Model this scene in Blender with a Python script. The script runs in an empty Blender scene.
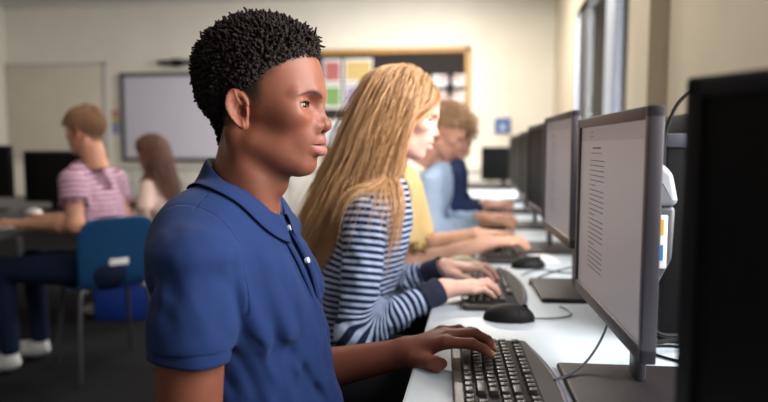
import bpy, bmesh, math, random
import numpy as np
from mathutils import Vector, Matrix, Euler
rng = np.random.default_rng(7)
random.seed(7)
PI = math.pi
sc = bpy.context.scene
COL = sc.collection
f4 = np.float32
def A(*v): return np.array(v, dtype=np.float64)

# ------------------------------------------------------------- object helpers
def tag(o, label=None, cat=None, group=None, kind=None):
    if label: o['label'] = label
    if cat: o['category'] = cat
    if group: o['group'] = group
    if kind: o['kind'] = kind
    return o
def empty(name, loc=(0, 0, 0), rz=0.0, label=None, cat=None, group=None):
    o = bpy.data.objects.new(name, None); COL.objects.link(o)
    o.location = loc; o.rotation_euler = (0, 0, rz); o.empty_display_size = .05
    return tag(o, label, cat, group)
def link(name, me, mat=None, parent=None, smooth=True):
    o = bpy.data.objects.new(name, me); COL.objects.link(o)
    if mat is not None:
        for m in (mat if isinstance(mat, (list, tuple)) else [mat]): me.materials.append(m)
    if parent is not None: o.parent = parent
    if smooth and len(me.polygons):
        me.polygons.foreach_set('use_smooth', np.ones(len(me.polygons), dtype=bool))
    return o
def mesh_np(name, V, F4=None, F3=None):
    me = bpy.data.meshes.new(name)
    V = np.asarray(V, dtype=f4)
    n4 = 0 if F4 is None else len(F4); n3 = 0 if F3 is None else len(F3)
    me.vertices.add(len(V)); me.vertices.foreach_set('co', V.ravel())
    loops = []
    if n4: loops.append(np.asarray(F4, dtype=np.int32).ravel())
    if n3: loops.append(np.asarray(F3, dtype=np.int32).ravel())
    L = np.concatenate(loops)
    me.loops.add(len(L)); me.loops.foreach_set('vertex_index', L)
    me.polygons.add(n4 + n3)
    st = np.concatenate([np.arange(n4) * 4, n4 * 4 + np.arange(n3) * 3]).astype(np.int32)
    me.polygons.foreach_set('loop_start', st)
    me.update(calc_edges=True); me.validate()
    return me
def vcol(me, cols, name='Col'):
    a = me.color_attributes.new(name, 'FLOAT_COLOR', 'POINT')
    c = np.ones((len(me.vertices), 4), dtype=f4); c[:, :3] = cols
    a.data.foreach_set('color', c.ravel())
def vfloat(me, vals, name):
    a = me.attributes.new(name, 'FLOAT', 'POINT'); a.data.foreach_set('value', np.asarray(vals, dtype=f4))

# mesh builder for hard objects
class MB:
    def __init__(s): s.bm = bmesh.new(); s.mi = 0
    def _fin(s, geom, M, mi):
        vs = [g for g in geom if isinstance(g, bmesh.types.BMVert)]
        if M is not None: bmesh.ops.transform(s.bm, matrix=M, verts=vs)
        for v in vs:
            for f in v.link_faces: f.material_index = mi
        return vs
    def box(s, lo, hi, bev=0.0, seg=2, M=None, mi=0):
        lo = Vector(lo); hi = Vector(hi); c = (lo + hi) / 2; d = hi - lo
        t = bmesh.new()
        bmesh.ops.create_cube(t, size=1.0, matrix=Matrix.Translation(c) @ Matrix.Diagonal((d.x, d.y, d.z, 1)))
        if bev > 0:
            bmesh.ops.bevel(t, geom=t.edges[:], offset=min(bev, .49 * min(d)), segments=seg, profile=.5, affect='EDGES')
        s._merge(t, M, mi); return s
    def _merge(s, t, M=None, mi=0):
        for f in t.faces: f.material_index = mi
        if M is not None: bmesh.ops.transform(t, matrix=M, verts=t.verts[:])
        me = bpy.data.meshes.new('tmp'); t.to_mesh(me); t.free()
        s.bm.from_mesh(me); bpy.data.meshes.remove(me)
    def prism(s, pts, z0, z1, bev=0.0, seg=2, M=None, mi=0, top_scale=None):
        t = bmesh.new()
        a = [t.verts.new((p[0], p[1], z0)) for p in pts]
        cx = sum(p[0] for p in pts) / len(pts); cy = sum(p[1] for p in pts) / len(pts)
        k = top_scale or 1.0
        b = [t.verts.new((cx + (p[0] - cx) * k, cy + (p[1] - cy) * k, z1)) for p in pts]
        n = len(pts)
        t.faces.new(a[::-1]); t.faces.new(b)
        for i in range(n): t.faces.new((a[i], a[(i + 1) % n], b[(i + 1) % n], b[i]))
        bmesh.ops.recalc_face_normals(t, faces=t.faces[:])
        if bev > 0:
            bmesh.ops.bevel(t, geom=[e for e in t.edges if e.calc_face_angle(0) > .4], offset=bev, segments=seg, profile=.5, affect='EDGES')
        s._merge(t, M, mi); return s
    def cyl(s, a, b, r, r2=None, n=16, mi=0, cap=True):
        a = Vector(a); b = Vector(b); d = b - a
        t = bmesh.new()
        bmesh.ops.create_cone(t, cap_ends=cap, segments=n, radius1=r, radius2=r if r2 is None else r2, depth=d.length)
        M = Matrix.Translation((a + b) / 2) @ d.to_track_quat('Z', 'Y').to_matrix().to_4x4()
        s._merge(t, M, mi); return s
    def ball(s, c, r, n=16, mi=0):
        t = bmesh.new(); bmesh.ops.create_uvsphere(t, u_segments=n, v_segments=n // 2, radius=1.0)
        r = (r, r, r) if not hasattr(r, '__len__') else r
        s._merge(t, Matrix.Translation(c) @ Matrix.Diagonal((*r, 1)), mi); return s
    def tube(s, pts, r, n=8, mi=0, sub=6):
        P = catmull(pts, sub); V, Fq, F3 = tube_np(P, r, n)
        me = mesh_np('t', V, Fq, F3); 
        k = len(s.bm.faces); s.bm.from_mesh(me); bpy.data.meshes.remove(me)
        s.bm.faces.ensure_lookup_table()
        for f in s.bm.faces[k:]: f.material_index = mi
        return s
    def build(s, name, mat, parent=None, smooth=True, angle=35, **kw):
        me = bpy.data.meshes.new(name); s.bm.to_mesh(me); s.bm.free()
        o = link(name, me, mat, parent, smooth)
        if smooth: me.set_sharp_from_angle(angle=math.radians(angle))
        tag(o, **kw); return o

def catmull(pts, sub=6):
    P = [np.asarray(p, float) for p in pts]
    if len(P) < 3: return np.array([P[0] + (P[-1] - P[0]) * t for t in np.linspace(0, 1, sub + 1)])
    Q = [2 * P[0] - P[1]] + P + [2 * P[-1] - P[-2]]
    out = []
    for i in range(1, len(Q) - 2):
        for k in range(sub):
            t = k / sub; a, b, c, d = Q[i - 1:i + 3]
            out.append(.5 * ((2 * b) + (-a + c) * t + (2 * a - 5 * b + 4 * c - d) * t * t + (-a + 3 * b - 3 * c + d) * t ** 3))
    out.append(P[-1]); return np.array(out)
def tube_np(P, r, n=8):
    P = np.asarray(P, float); m = len(P)
    r = np.full(m, r) if np.isscalar(r) else np.asarray(r)
    T = np.gradient(P, axis=0); T /= np.linalg.norm(T, axis=1)[:, None] + 1e-12
    up = A(0, 0, 1) if abs(T[0][2]) < .9 else A(1, 0, 0)
    V = []; N = np.cross(T[0], up); N /= np.linalg.norm(N)
    for i in range(m):
        N = N - T[i] * (N @ T[i]); N /= np.linalg.norm(N) + 1e-12
        B = np.cross(T[i], N)
        a = np.arange(n) * 2 * PI / n
        V.append(P[i] + r[i] * (np.cos(a)[:, None] * N + np.sin(a)[:, None] * B))
    V = np.concatenate(V)
    i = np.arange(m - 1)[:, None] * n; j = np.arange(n)[None]; k = (j + 1) % n
    Fq = np.stack([i + j, i + k, i + n + k, i + n + j], -1).reshape(-1, 4)
    c0 = len(V); V = np.concatenate([V, P[:1], P[-1:]])
    jj = np.arange(n); kk = (jj + 1) % n
    F3 = np.concatenate([np.stack([np.full(n, c0), kk, jj], -1), np.stack([np.full(n, c0 + 1), (m - 1) * n + jj, (m - 1) * n + kk], -1)])
    return V, Fq, F3
def merge_np(parts):
    Vs, Q, T, o = [], [], [], 0
    for V, q, t in parts:
        Vs.append(V)
        if q is not None and len(q): Q.append(np.asarray(q) + o)
        if t is not None and len(t): T.append(np.asarray(t) + o)
        o += len(V)
    return np.concatenate(Vs), (np.concatenate(Q) if Q else None), (np.concatenate(T) if T else None)

# ------------------------------------------------------------- implicit surfaces
def ell(P, c, r, R=None):
    q = P - np.asarray(c, f4)
    if R is not None: q = q @ np.asarray(R, f4)          # R columns = local axes
    r = np.asarray(r, f4)
    k0 = np.sqrt(((q / r) ** 2).sum(1)); k1 = np.sqrt(((q / (r * r)) ** 2).sum(1)) + 1e-9
    return k0 * (k0 - 1) / k1
def cap(P, a, b, ra, rb=None):
    rb = ra if rb is None else rb
    a = np.asarray(a, f4); b = np.asarray(b, f4); ab = b - a
    t = np.clip(((P - a) @ ab) / (ab @ ab + 1e-12), 0, 1)
    return np.linalg.norm(P - a - t[:, None] * ab, axis=1) - (ra + (rb - ra) * t)
def chain(P, pts, rs, k=.01):
    d = None
    for i in range(len(pts) - 1):
        e = cap(P, pts[i], pts[i + 1], rs[i], rs[i + 1]); d = e if d is None else smin(d, e, k)
    return d
def smin(a, b, k):
    h = np.maximum(k - np.abs(a - b), 0) / k
    return np.minimum(a, b) - h * h * k * .25
def smax(a, b, k): return -smin(-a, -b, k)
def mir(P): Q = P.copy(); Q[:, 1] = np.abs(Q[:, 1]); return Q
def rot(ax, deg): return np.array(Matrix.Rotation(math.radians(deg), 3, ax))
def gauss(P, c, s): return np.exp(-(((P - np.asarray(c, f4)) / np.asarray(s, f4)) ** 2).sum(1))
def sstep(a, b, x):
    t = np.clip((x - a) / (b - a), 0, 1); return t * t * (3 - 2 * t)
_perm = rng.random((32, 32, 32)).astype(f4)
def noise(P, s):
    q = P * s; i = np.floor(q).astype(int); f = q - i; f = f * f * (3 - 2 * f); out = 0
    for dx in (0, 1):
        for dy in (0, 1):
            for dz in (0, 1):
                w = (f[:, 0] if dx else 1 - f[:, 0]) * (f[:, 1] if dy else 1 - f[:, 1]) * (f[:, 2] if dz else 1 - f[:, 2])
                out = out + w * _perm[(i[:, 0] + dx) & 31, (i[:, 1] + dy) & 31, (i[:, 2] + dz) & 31]
    return out * 2 - 1
def isosurf(f, lo, hi, h, block=8, proj=2, lip=1.0):
    lo = np.asarray(lo, float); hi = np.asarray(hi, float)
    nb = np.ceil((hi - lo) / (h * block)).astype(int); n = nb * block + 1
    bx, by, bz = np.meshgrid(*[np.arange(k) for k in nb], indexing='ij')
    bi = np.stack([bx.ravel(), by.ravel(), bz.ravel()], 1)
    cen = (lo + (bi + .5) * block * h).astype(f4)
    fc = f(cen); rad = block * h * .5 * math.sqrt(3) * 1.25 / lip + h
    D = np.empty(n, dtype=f4)
    sg = np.where(fc < 0, -1., 1.).reshape(nb).astype(f4)
    D[:-1, :-1, :-1] = np.repeat(np.repeat(np.repeat(sg, block, 0), block, 1), block, 2)
    D[-1] = 1; D[:, -1] = 1; D[:, :, -1] = 1
    act = bi[np.abs(fc) < rad]
    o = np.arange(block + 1)
    ox, oy, oz = np.meshgrid(o, o, o, indexing='ij'); off = np.stack([ox.ravel(), oy.ravel(), oz.ravel()], 1)
    for s in range(0, len(act), 1500):
        I = (act[s:s + 1500, None] * block + off[None]).reshape(-1, 3)
        D[I[:, 0], I[:, 1], I[:, 2]] = f((lo + I * h).astype(f4))
    S = D < 0
    S[0] = S[-1] = False; S[:, 0] = S[:, -1] = False; S[:, :, 0] = S[:, :, -1] = False
    D = np.where(S, np.minimum(D, -1e-9), np.maximum(D, 1e-9))
    m = S.shape
    cnt = np.zeros([k - 1 for k in m], dtype=np.int8)
    for c in np.ndindex(2, 2, 2): cnt += S[c[0]:m[0] - 1 + c[0], c[1]:m[1] - 1 + c[1], c[2]:m[2] - 1 + c[2]]
    ci = np.argwhere((cnt > 0) & (cnt < 8))
    idx = np.full(cnt.shape, -1, dtype=np.int64); idx[ci[:, 0], ci[:, 1], ci[:, 2]] = np.arange(len(ci))
    acc = np.zeros((len(ci), 3)); w = np.zeros(len(ci))
    cs = list(np.ndindex(2, 2, 2))
    for a in cs:
        for ax in range(3):
            if a[ax]: continue
            b = list(a); b[ax] = 1; ia = ci + a; ib = ci + b
            va = D[ia[:, 0], ia[:, 1], ia[:, 2]]; vb = D[ib[:, 0], ib[:, 1], ib[:, 2]]
            k = (va < 0) != (vb < 0); t = np.where(k, va / np.where(k, va - vb, 1), 0)
            p = np.tile(np.array(a, float), (len(ci), 1)); p[:, ax] = t
            acc[k] += p[k]; w[k] += 1
    V = lo + (ci + acc / w[:, None]) * h
    Q = []
    for ax in range(3):
        u, v = (ax + 1) % 3, (ax + 2) % 3
        sl0 = [slice(1, -1)] * 3; sl0[ax] = slice(0, -1); sl1 = list(sl0); sl1[ax] = slice(1, None)
        S0 = S[tuple(sl0)]; S1 = S[tuple(sl1)]
        for flip in (0, 1):
            e = np.argwhere((S0 & ~S1) if not flip else (~S0 & S1))
            if not len(e): continue
            e[:, u] += 1; e[:, v] += 1
            def g(du, dv):
                t = e.copy(); t[:, u] -= du; t[:, v] -= dv; return idx[t[:, 0], t[:, 1], t[:, 2]]
            q = np.stack([g(1, 1), g(0, 1), g(0, 0), g(1, 0)], 1)
            Q.append(q if not flip else q[:, ::-1])
    Q = np.concatenate(Q)
    for _ in range(proj):
        e = h * .35; Vf = V.astype(f4); f0 = f(Vf)
        G = np.stack([f((V + e * np.eye(3)[i]).astype(f4)) - f((V - e * np.eye(3)[i]).astype(f4)) for i in range(3)], 1) / (2 * e)
        st = (f0 / np.maximum((G ** 2).sum(1), .2))[:, None] * G
        ln = np.linalg.norm(st, axis=1)[:, None]; st *= np.minimum(1, .6 * h / (ln + 1e-12))
        V = V - st
    return V, Q
def iso_obj(name, f, lo, hi, h, mat, parent=None, M=None, col=None, attrs=None, **kw):
    V, Q = isosurf(f, lo, hi, h, **{k: kw.pop(k) for k in ('proj', 'lip', 'block') if k in kw})
    me0 = (mesh_np(name, V, Q))
    if col is not None: vcol(me0, col(V.astype(f4)))
    for k, fn in (attrs or {}).items(): vfloat(me0, fn(V.astype(f4)), k)
    if M is not None: me0.transform(Matrix(M))
    return tag(link(name, me0, mat, parent), **kw)

# ------------------------------------------------------------- materials
def mat(name, color=(.8, .8, .8), rough=.5, metal=0., spec=.5, noise_amt=0., noise_scale=20., bump=0., bump_scale=200., attr=None,
        sss=0., sss_r=(1, .3, .15), coat=0., emit=None, estr=1., alpha=None, trans=0., sheen=0.):
    m = bpy.data.materials.new(name); m.use_nodes = True; nt = m.node_tree; N = nt.nodes; L = nt.links
    b = N['Principled BSDF']; b.inputs['Roughness'].default_value = rough; b.inputs['Metallic'].default_value = metal
    b.inputs['Specular IOR Level'].default_value = spec; b.inputs['Coat Weight'].default_value = coat
    b.inputs['Sheen Weight'].default_value = sheen; b.inputs['Transmission Weight'].default_value = trans
    if sss: b.inputs['Subsurface Weight'].default_value = sss; b.inputs['Subsurface Radius'].default_value = sss_r; b.inputs['Subsurface Scale'].default_value = .006
    tc = N.new('ShaderNodeTexCoord'); src = None
    if attr:
        a = N.new('ShaderNodeAttribute'); a.attribute_name = attr; src = a.outputs['Color']
    else:
        r = N.new('ShaderNodeRGB'); r.outputs[0].default_value = (*color, 1); src = r.outputs[0]
    if noise_amt:
        n = N.new('ShaderNodeTexNoise'); n.inputs['Scale'].default_value = noise_scale; n.inputs['Detail'].default_value = 4
        L.new(tc.outputs['Object'], n.inputs['Vector'])
        mr = N.new('ShaderNodeMapRange'); mr.inputs[1].default_value = .3; mr.inputs[2].default_value = .7
        mr.inputs[3].default_value = 1 - noise_amt; mr.inputs[4].default_value = 1 + noise_amt
        L.new(n.outputs['Fac'], mr.inputs[0])
        mx = N.new('ShaderNodeVectorMath'); mx.operation = 'SCALE'; L.new(src, mx.inputs[0]); L.new(mr.outputs[0], mx.inputs['Scale']); src = mx.outputs[0]
    L.new(src, b.inputs['Base Color'])
    if bump:
        n = N.new('ShaderNodeTexNoise'); n.inputs['Scale'].default_value = bump_scale; n.inputs['Detail'].default_value = 3
        L.new(tc.outputs['Object'], n.inputs['Vector'])
        bp = N.new('ShaderNodeBump'); bp.inputs['Strength'].default_value = bump; bp.inputs['Distance'].default_value = .001
        L.new(n.outputs['Fac'], bp.inputs['Height']); L.new(bp.outputs[0], b.inputs['Normal'])
    if emit is not None:
        b.inputs['Emission Color'].default_value = (*emit, 1); b.inputs['Emission Strength'].default_value = estr
    return m

M_dark = mat('dark_skin', attr='Col', rough=.50, spec=.32, sss=.15, sss_r=(1, .35, .2), bump=.12, bump_scale=900)
M_fair = mat('fair_skin', attr='Col', rough=.5, spec=.35, sss=.3, sss_r=(1, .35, .2))
M_blackhair = mat('black_curls', (.014, .009, .008), rough=.75, spec=.15)
M_polo = mat('blue_pique_cotton', (.0075, .024, .098), rough=.85, spec=.2, noise_amt=.05, noise_scale=30, bump=.5, bump_scale=1400, sheen=.04)
M_polo_rib = mat('blue_rib_knit', (.0070, .022, .094), rough=.85, spec=.2, bump=.7, bump_scale=1000, sheen=.04)
M_button = mat('pale_button', (.62, .66, .74), rough=.3)
M_darkcloth = mat('dark_trouser_cloth', (.012, .013, .018), rough=.9, spec=.2)
M_shoe_dark = mat('black_shoe', (.01, .01, .012), rough=.5)

def seam_bump(m, attr='seam', w=.0022, strength=.9, dark=.55):
    nt = m.node_tree; N = nt.nodes; L = nt.links; b = N['Principled BSDF']
    a = N.new('ShaderNodeAttribute'); a.attribute_name = attr
    r = N.new('ShaderNodeMapRange'); r.interpolation_type = 'SMOOTHSTEP'; r.inputs[1].default_value = 0; r.inputs[2].default_value = w
    L.new(a.outputs['Fac'], r.inputs[0])
    bp = N.new('ShaderNodeBump'); bp.inputs['Strength'].default_value = strength; bp.inputs['Distance'].default_value = .002
    L.new(r.outputs[0], bp.inputs['Height'])
    old = [l for l in L if l.to_socket == b.inputs['Normal']]
    if old: L.new(old[0].from_socket, bp.inputs['Normal'])
    L.new(bp.outputs[0], b.inputs['Normal'])
seam_bump(M_polo)
def stripes(name, c1, c2, period, duty, rough=.85, attr='st', bump=.3):
    m = mat(name, c1, rough=rough, spec=.2, bump=bump, bump_scale=900); nt = m.node_tree; N = nt.nodes; L = nt.links; b = N['Principled BSDF']
    a = N.new('ShaderNodeAttribute'); a.attribute_name = attr
    d = N.new('ShaderNodeMath'); d.operation = 'DIVIDE'; L.new(a.outputs['Fac'], d.inputs[0]); d.inputs[1].default_value = period
    f = N.new('ShaderNodeMath'); f.operation = 'FRACT'; L.new(d.outputs[0], f.inputs[0])
    g = N.new('ShaderNodeMath'); g.operation = 'GREATER_THAN'; L.new(f.outputs[0], g.inputs[0]); g.inputs[1].default_value = duty
    mx = N.new('ShaderNodeMix'); mx.data_type = 'RGBA'; L.new(g.outputs[0], mx.inputs[0])
    mx.inputs[6].default_value = (*c1, 1); mx.inputs[7].default_value = (*c2, 1); L.new(mx.outputs[2], b.inputs['Base Color'])
    return m
M_stripe = stripes('navy_white_stripe', (.012, .018, .055), (.42, .52, .74), .0150, .54)
M_navycuff = mat('navy_cuff', (.010, .014, .040), rough=.9, bump=.3, bump_scale=900)
M_hairblonde = mat('blonde_hair', attr='Col', rough=.38, spec=.5)
M_hairbrown = mat('brown_hair', attr='Col', rough=.42, spec=.45)
M_yellow = mat('yellow_cotton', (.88, .64, .30), rough=.85, spec=.2)
M_lightblue = mat('light_blue_cotton', (.42, .56, .78), rough=.85, spec=.2)
M_navy = mat('navy_cotton', (.015, .030, .09), rough=.9, spec=.2)
M_pinkstripe = stripes('pink_white_stripe', (.21, .07, .135), (.50, .36, .43), .024, .5)
M_blush = mat('blush_cotton', (.62, .45, .40), rough=.9, spec=.2)
M_jeans = mat('dark_blue_denim', (.006, .012, .035), rough=.9, spec=.2, noise_amt=.2, noise_scale=60)
M_whiteshoe = mat('white_trainer', (.6, .6, .6), rough=.6)
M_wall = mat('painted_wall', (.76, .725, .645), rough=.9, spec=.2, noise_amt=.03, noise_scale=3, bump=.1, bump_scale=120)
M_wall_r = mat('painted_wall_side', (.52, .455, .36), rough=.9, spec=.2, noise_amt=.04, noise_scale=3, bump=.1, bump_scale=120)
M_ceil = mat('ceiling_paint', (.62, .60, .56), rough=.95, spec=.2, noise_amt=.02)
M_floor = mat('charcoal_carpet', (.010, .010, .012), rough=1, spec=.1, noise_amt=.35, noise_scale=250, bump=.6, bump_scale=400)
M_board_white = mat('whiteboard', (.62, .57, .48), rough=.35, noise_amt=.03, noise_scale=4)
M_alu = mat('pale_aluminium', (.55, .53, .50), rough=.4, metal=.4)
M_screenframe = mat('charcoal_frame', (.03, .032, .045), rough=.5)
M_projected = mat('interactive_screen', (.50, .48, .56), rough=.45, noise_amt=.02, noise_scale=3, emit=(.62, .58, .70), estr=.10)
M_oak = mat('oak_frame', (.42, .23, .06), rough=.5, noise_amt=.15, noise_scale=30)
M_felt = mat('dark_pinboard_felt', (.022, .017, .016), rough=1, noise_amt=.2, noise_scale=200)
M_paper = mat('white_paper', (.72, .72, .74), rough=.8)
M_black = mat('black_plastic', (.006, .006, .007), rough=.6, spec=.2, bump=.15, bump_scale=800)
M_blackgloss = mat('black_gloss_screen', (.003, .003, .003), rough=.5, spec=.1)
M_deskbase = mat('black_desktop_base', (.012, .009, .011), rough=.5, spec=.3)
M_desk = mat('pale_laminate', (.46, .53, .60), rough=.42, spec=.45, noise_amt=.02, noise_scale=8)
M_deskedge = mat('desk_edging', (.35, .36, .38), rough=.5)
M_cab = mat('pale_cabinet', (.58, .56, .52), rough=.6)
M_darktable = mat('dark_table_top', (.04, .04, .045), rough=.5)
M_bezel = mat('grey_mauve_bezel', (.040, .035, .044), rough=.42, spec=.5, bump=.1, bump_scale=900)
M_shellwhite = mat('pale_shell_plastic', (.22, .235, .26), rough=.4)
M_shellgrey = mat('grey_shell_plastic', (.045, .05, .065), rough=.45)
M_kb = mat('keyboard_case', (.036, .031, .030), rough=.42, spec=.5, bump=.1, bump_scale=1000)
M_kbrim = mat('keyboard_rim', (.07, .06, .11), rough=.55)
M_key = mat('black_keycap', (.022, .019, .018), rough=.40, spec=.5)
M_legend = mat('key_legend', (.62, .60, .58), rough=.6)
M_blue = mat('blue_chair_plastic', (.006, .05, .14), rough=.45, spec=.4)
M_bluebox = mat('bright_blue_plastic', (.006, .035, .26), rough=.45)
M_metal = mat('grey_tube_metal', (.12, .12, .13), rough=.4, metal=.8)
M_cable = mat('black_cable', (.006, .006, .007), rough=.7, spec=.2)
M_cable_w = mat('grey_cable', (.03, .035, .05), rough=.4)
M_cream = mat('cream_plastic', (.72, .66, .50), rough=.4)
M_frame_white = mat('window_frame_paint', (.46, .50, .60), rough=.5)
M_frame_dark = mat('dark_window_frame', (.035, .035, .035), rough=.5)
def flat(n, c, r=.8): return mat(n, c, rough=r)
def glass(name):
    m = bpy.data.materials.new(name); m.use_nodes = True; nt = m.node_tree; N = nt.nodes; L = nt.links
    for n in list(N): N.remove(n)
    o = N.new('ShaderNodeOutputMaterial'); t = N.new('ShaderNodeBsdfTransparent'); g = N.new('ShaderNodeBsdfGlossy'); g.inputs['Roughness'].default_value = .02
    f = N.new('ShaderNodeFresnel'); f.inputs[0].default_value = 1.05; x = N.new('ShaderNodeMixShader')
    L.new(f.outputs[0], x.inputs[0]); L.new(t.outputs[0], x.inputs[1]); L.new(g.outputs[0], x.inputs[2]); L.new(x.outputs[0], o.inputs[0]); return m
M_glass = glass('window_glass')
def screen_mat(name, c1, c2, strength):
    """a lit panel showing a grey page; the panel gives off its own light"""
    m = bpy.data.materials.new(name); m.use_nodes = True; nt = m.node_tree; N = nt.nodes; L = nt.links; b = N['Principled BSDF']
    b.inputs['Base Color'].default_value = (.03, .03, .03, 1); b.inputs['Roughness'].default_value = .38
    tc = N.new('ShaderNodeTexCoord'); sx = N.new('ShaderNodeSeparateXYZ'); L.new(tc.outputs['Object'], sx.inputs[0])
    g = N.new('ShaderNodeMath'); g.operation = 'GREATER_THAN'; L.new(sx.outputs[2], g.inputs[0]); g.inputs[1].default_value = .290
    mx = N.new('ShaderNodeMix'); mx.data_type = 'RGBA'; L.new(g.outputs[0], mx.inputs[0]); mx.inputs[6].default_value = (*c1, 1); mx.inputs[7].default_value = (*c2, 1)
    L.new(mx.outputs[2], b.inputs['Emission Color']); b.inputs['Emission Strength'].default_value = strength
    return m
M_screen = screen_mat('lit_document_screen', (.40, .36, .37), (.30, .265, .27), .50)
M_screentext = mat('screen_text', (.16, .15, .16), rough=.6)
M_screentitle = mat('screen_title', (.35, .12, .10), rough=.6)

# ------------------------------------------------------------- heads
# local frame: x forward, y left, z up, origin between the ears
BOY = dict(nose=1.0, lips=1.0, neck=.0490, jaw=1.0, nw=1.0, ear=1.0)
GIRLP = dict(nose=.8, lips=.75, neck=.044, jaw=.9, nw=.72, ear=.85)
PALE = dict(nose=.9, lips=.72, neck=.052, jaw=.97, nw=.75, ear=1.0)
EYE = (.0762, .0325, -.0065)
def eyerot(q):
    c, s = .9563, .2924
    return q[:, 0] * c + q[:, 1] * s, q[:, 1] * c - q[:, 0] * s, q[:, 2]
def ear_sdf(P):
    Pm = mir(P)
    R = rot('Y', -14) @ rot('Z', -16)
    q = (Pm - np.array((-.000, .0745, -.0145), f4)) @ R.astype(f4) / .85   # x fwd along head, y out, z up
    x, y, z = q[:, 0], q[:, 1], q[:, 2]
    # outer outline: egg, wide above, narrow at the lobe
    w = .0185 - .006 * sstep(.01, -.032, z)
    e = np.sqrt((x / w) ** 2 + (z / .0325) ** 2)
    de = (e - 1) * .016
    plate = np.maximum(de, np.abs(y - .0015 - .012 * np.clip(e, 0, 1) ** 2 * (x < 0.003)) - .0028)
    rim = np.sqrt((de + .0022) ** 2 + (y - .0055 - .006 * sstep(.01, -.014, x)) ** 2) - .0032
    rim = np.maximum(rim, x - .013 - .01 * sstep(-.004, .010, z))
    anti = np.sqrt(((np.sqrt(((x + .001) / .0095) ** 2 + ((z - .001) / .0185) ** 2) - 1) * .010) ** 2 + (y - .0045) ** 2) - .0026
    anti = np.maximum(anti, x - .004)
    lobe = ell(q, (.003, .003, -.0265), (.008, .0042, .009))
    tragus = ell(q, (.0105, .0045, -.005), (.005, .004, .0065))
    d = smin(plate, rim, .003); d = smin(d, anti, .003); d = smin(d, lobe, .005); d = smin(d, tragus, .003)
    root = ell(q, (.002, -.008, 0), (.012, .014, .022))
    d = smin(d, root, .006)
    d = smax(d, -ell(q, (.0035, .0075, -.004), (.0075, .009, .0105)), .003)
    return d * .85
def head_sdf(P, p=BOY, ears=True, eyes=True):
    Pm = mir(P)
    d = ell(P, (.0085, 0, .037), (.0935, .0745, .081))
    d = smin(d, ell(P, (.043, 0, -.022), (.058, .0565 * p['jaw'], .086)), .03)
    d = smin(d, ell(P, (.025, 0, -.062), (.052, .046, .036)), .02)
    d = smin(d, cap(Pm, (.010, .0465 * p['jaw'], -.060), (.068, .017 * p['jaw'], -.0915), .0155, .0155), .024)
    d = smin(d, ell(P, (.074, 0, -.0925), (.0175, .0215, .0165)), .016)          # chin
    d = smin(d, ell(Pm, (.066, .043, -.020), (.021, .018, .015)), .022)         # cheek bones
    d = smin(d, chain(Pm, [(.0935, .006, .0085), (.0900, .022, .0120), (.074, .043, .0100)], [.0115, .011, .0085], .01), .014)  # brow
    d = smin(d, ell(P, (.078, 0, -.056), (.0245, .033, .026)), .018)             # muzzle
    d = smax(d, -ell(Pm, (.1000, .0340, -.0055), (.0170, .0190, .0115)), .014)     # sockets
    # neck and muscles
    nk = chain(P, [(-.006, 0, -.03), (-.013, 0, -.11), (-.034, 0, -.23)], [p['neck'] - .003, p['neck'], p['neck'] + .006], .02)
    scm = cap(Pm, (-.018, .052, -.045), (.020, .014, -.185), .013, .010)
    d = smin(d, smin(nk, scm, .02), .016)
    if p is BOY: d = smin(d, ell(P, (.034, 0, -.125), (.012, .011, .012)), .02)
    # nose
    n = p['nose']; w = p['nw']
    br = chain(P, [(.0915, 0, .004), (.0930 + .004 * n, 0, -.010), (.0980 + .006 * n, 0, -.030)], [.0062, .0076, .0092], .006)
    tip = ell(P, (.0990 + .0065 * n, 0, -.0350), (.0118, .0130 * w, .0098))
    ala = ell(Pm, (.0905 + .004 * n, .0158 * w, -.0368), (.0128, .0084, .0088))
    sep = cap(P, (.1045, 0, -.039), (.0965, 0, -.0445), .0042, .004)
    ns = smin(br, tip, .008); ns = smin(ns, ala, .004); ns = smin(ns, sep, .004)
    d = smin(d, ns, .0075)
    d = smax(d, -ell(Pm, (.0985 + .003 * n, .0076 * w, -.0452), (.0065, .0036, .0048)), .002)
    # lips
    l = p['lips']
    l_ = l
    up = chain(Pm, [(.1015, 0.001, -.0575), (.0988, .008, -.0567), (.0895, .018, -.0593), (.0700, .0282, -.0650)], [.0078 * l, .0080 * l, .0068 * l, .0022], .003)
    lo = chain(Pm, [(.1000, 0, -.0730), (.0965, .009, -.0722), (.0880, .018, -.0695), (.0700, .0278, -.0656)], [.0104 * l, .0100 * l, .0080 * l, .0024], .003)
    d = smin(d, smin(up, lo, .0012), .0045)
    d = smax(d, -ell(Pm, (.088, .0, -.0643), (.0205, .0275, .0009)), .0015)          # parting of the lips
    d = smax(d, -ell(P, (.1005, 0, -.0865), (.008, .020, .0045)), .008)
    if eyes:
        e = np.array(EYE, f4); q = Pm - e
        r = np.linalg.norm(q, axis=1)
        lid = r - .0139
        lid = smin(lid, cap(Pm, e + A(.0075, -.013, .0072), e + A(.006, .013, .0055), .0035, .003), .004)
        d = smin(d, lid, .005)
        ex, ey, ez = eyerot(q); t = ey / .0158
        hz = np.maximum(1 - t * t, 0)
        op = np.maximum(ez - .0046 * hz ** .8 - .0006 * t, -(ez + .0038 * hz - .0008 * t))
        slit = np.maximum(np.maximum(op, -ex), np.abs(ey) - .0155)
        slit = np.maximum(slit, r - .030)
        d = smax(d, -slit, .0012)
    if ears: d = smin(d, ear_sdf(P), .005)
    return d
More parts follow.
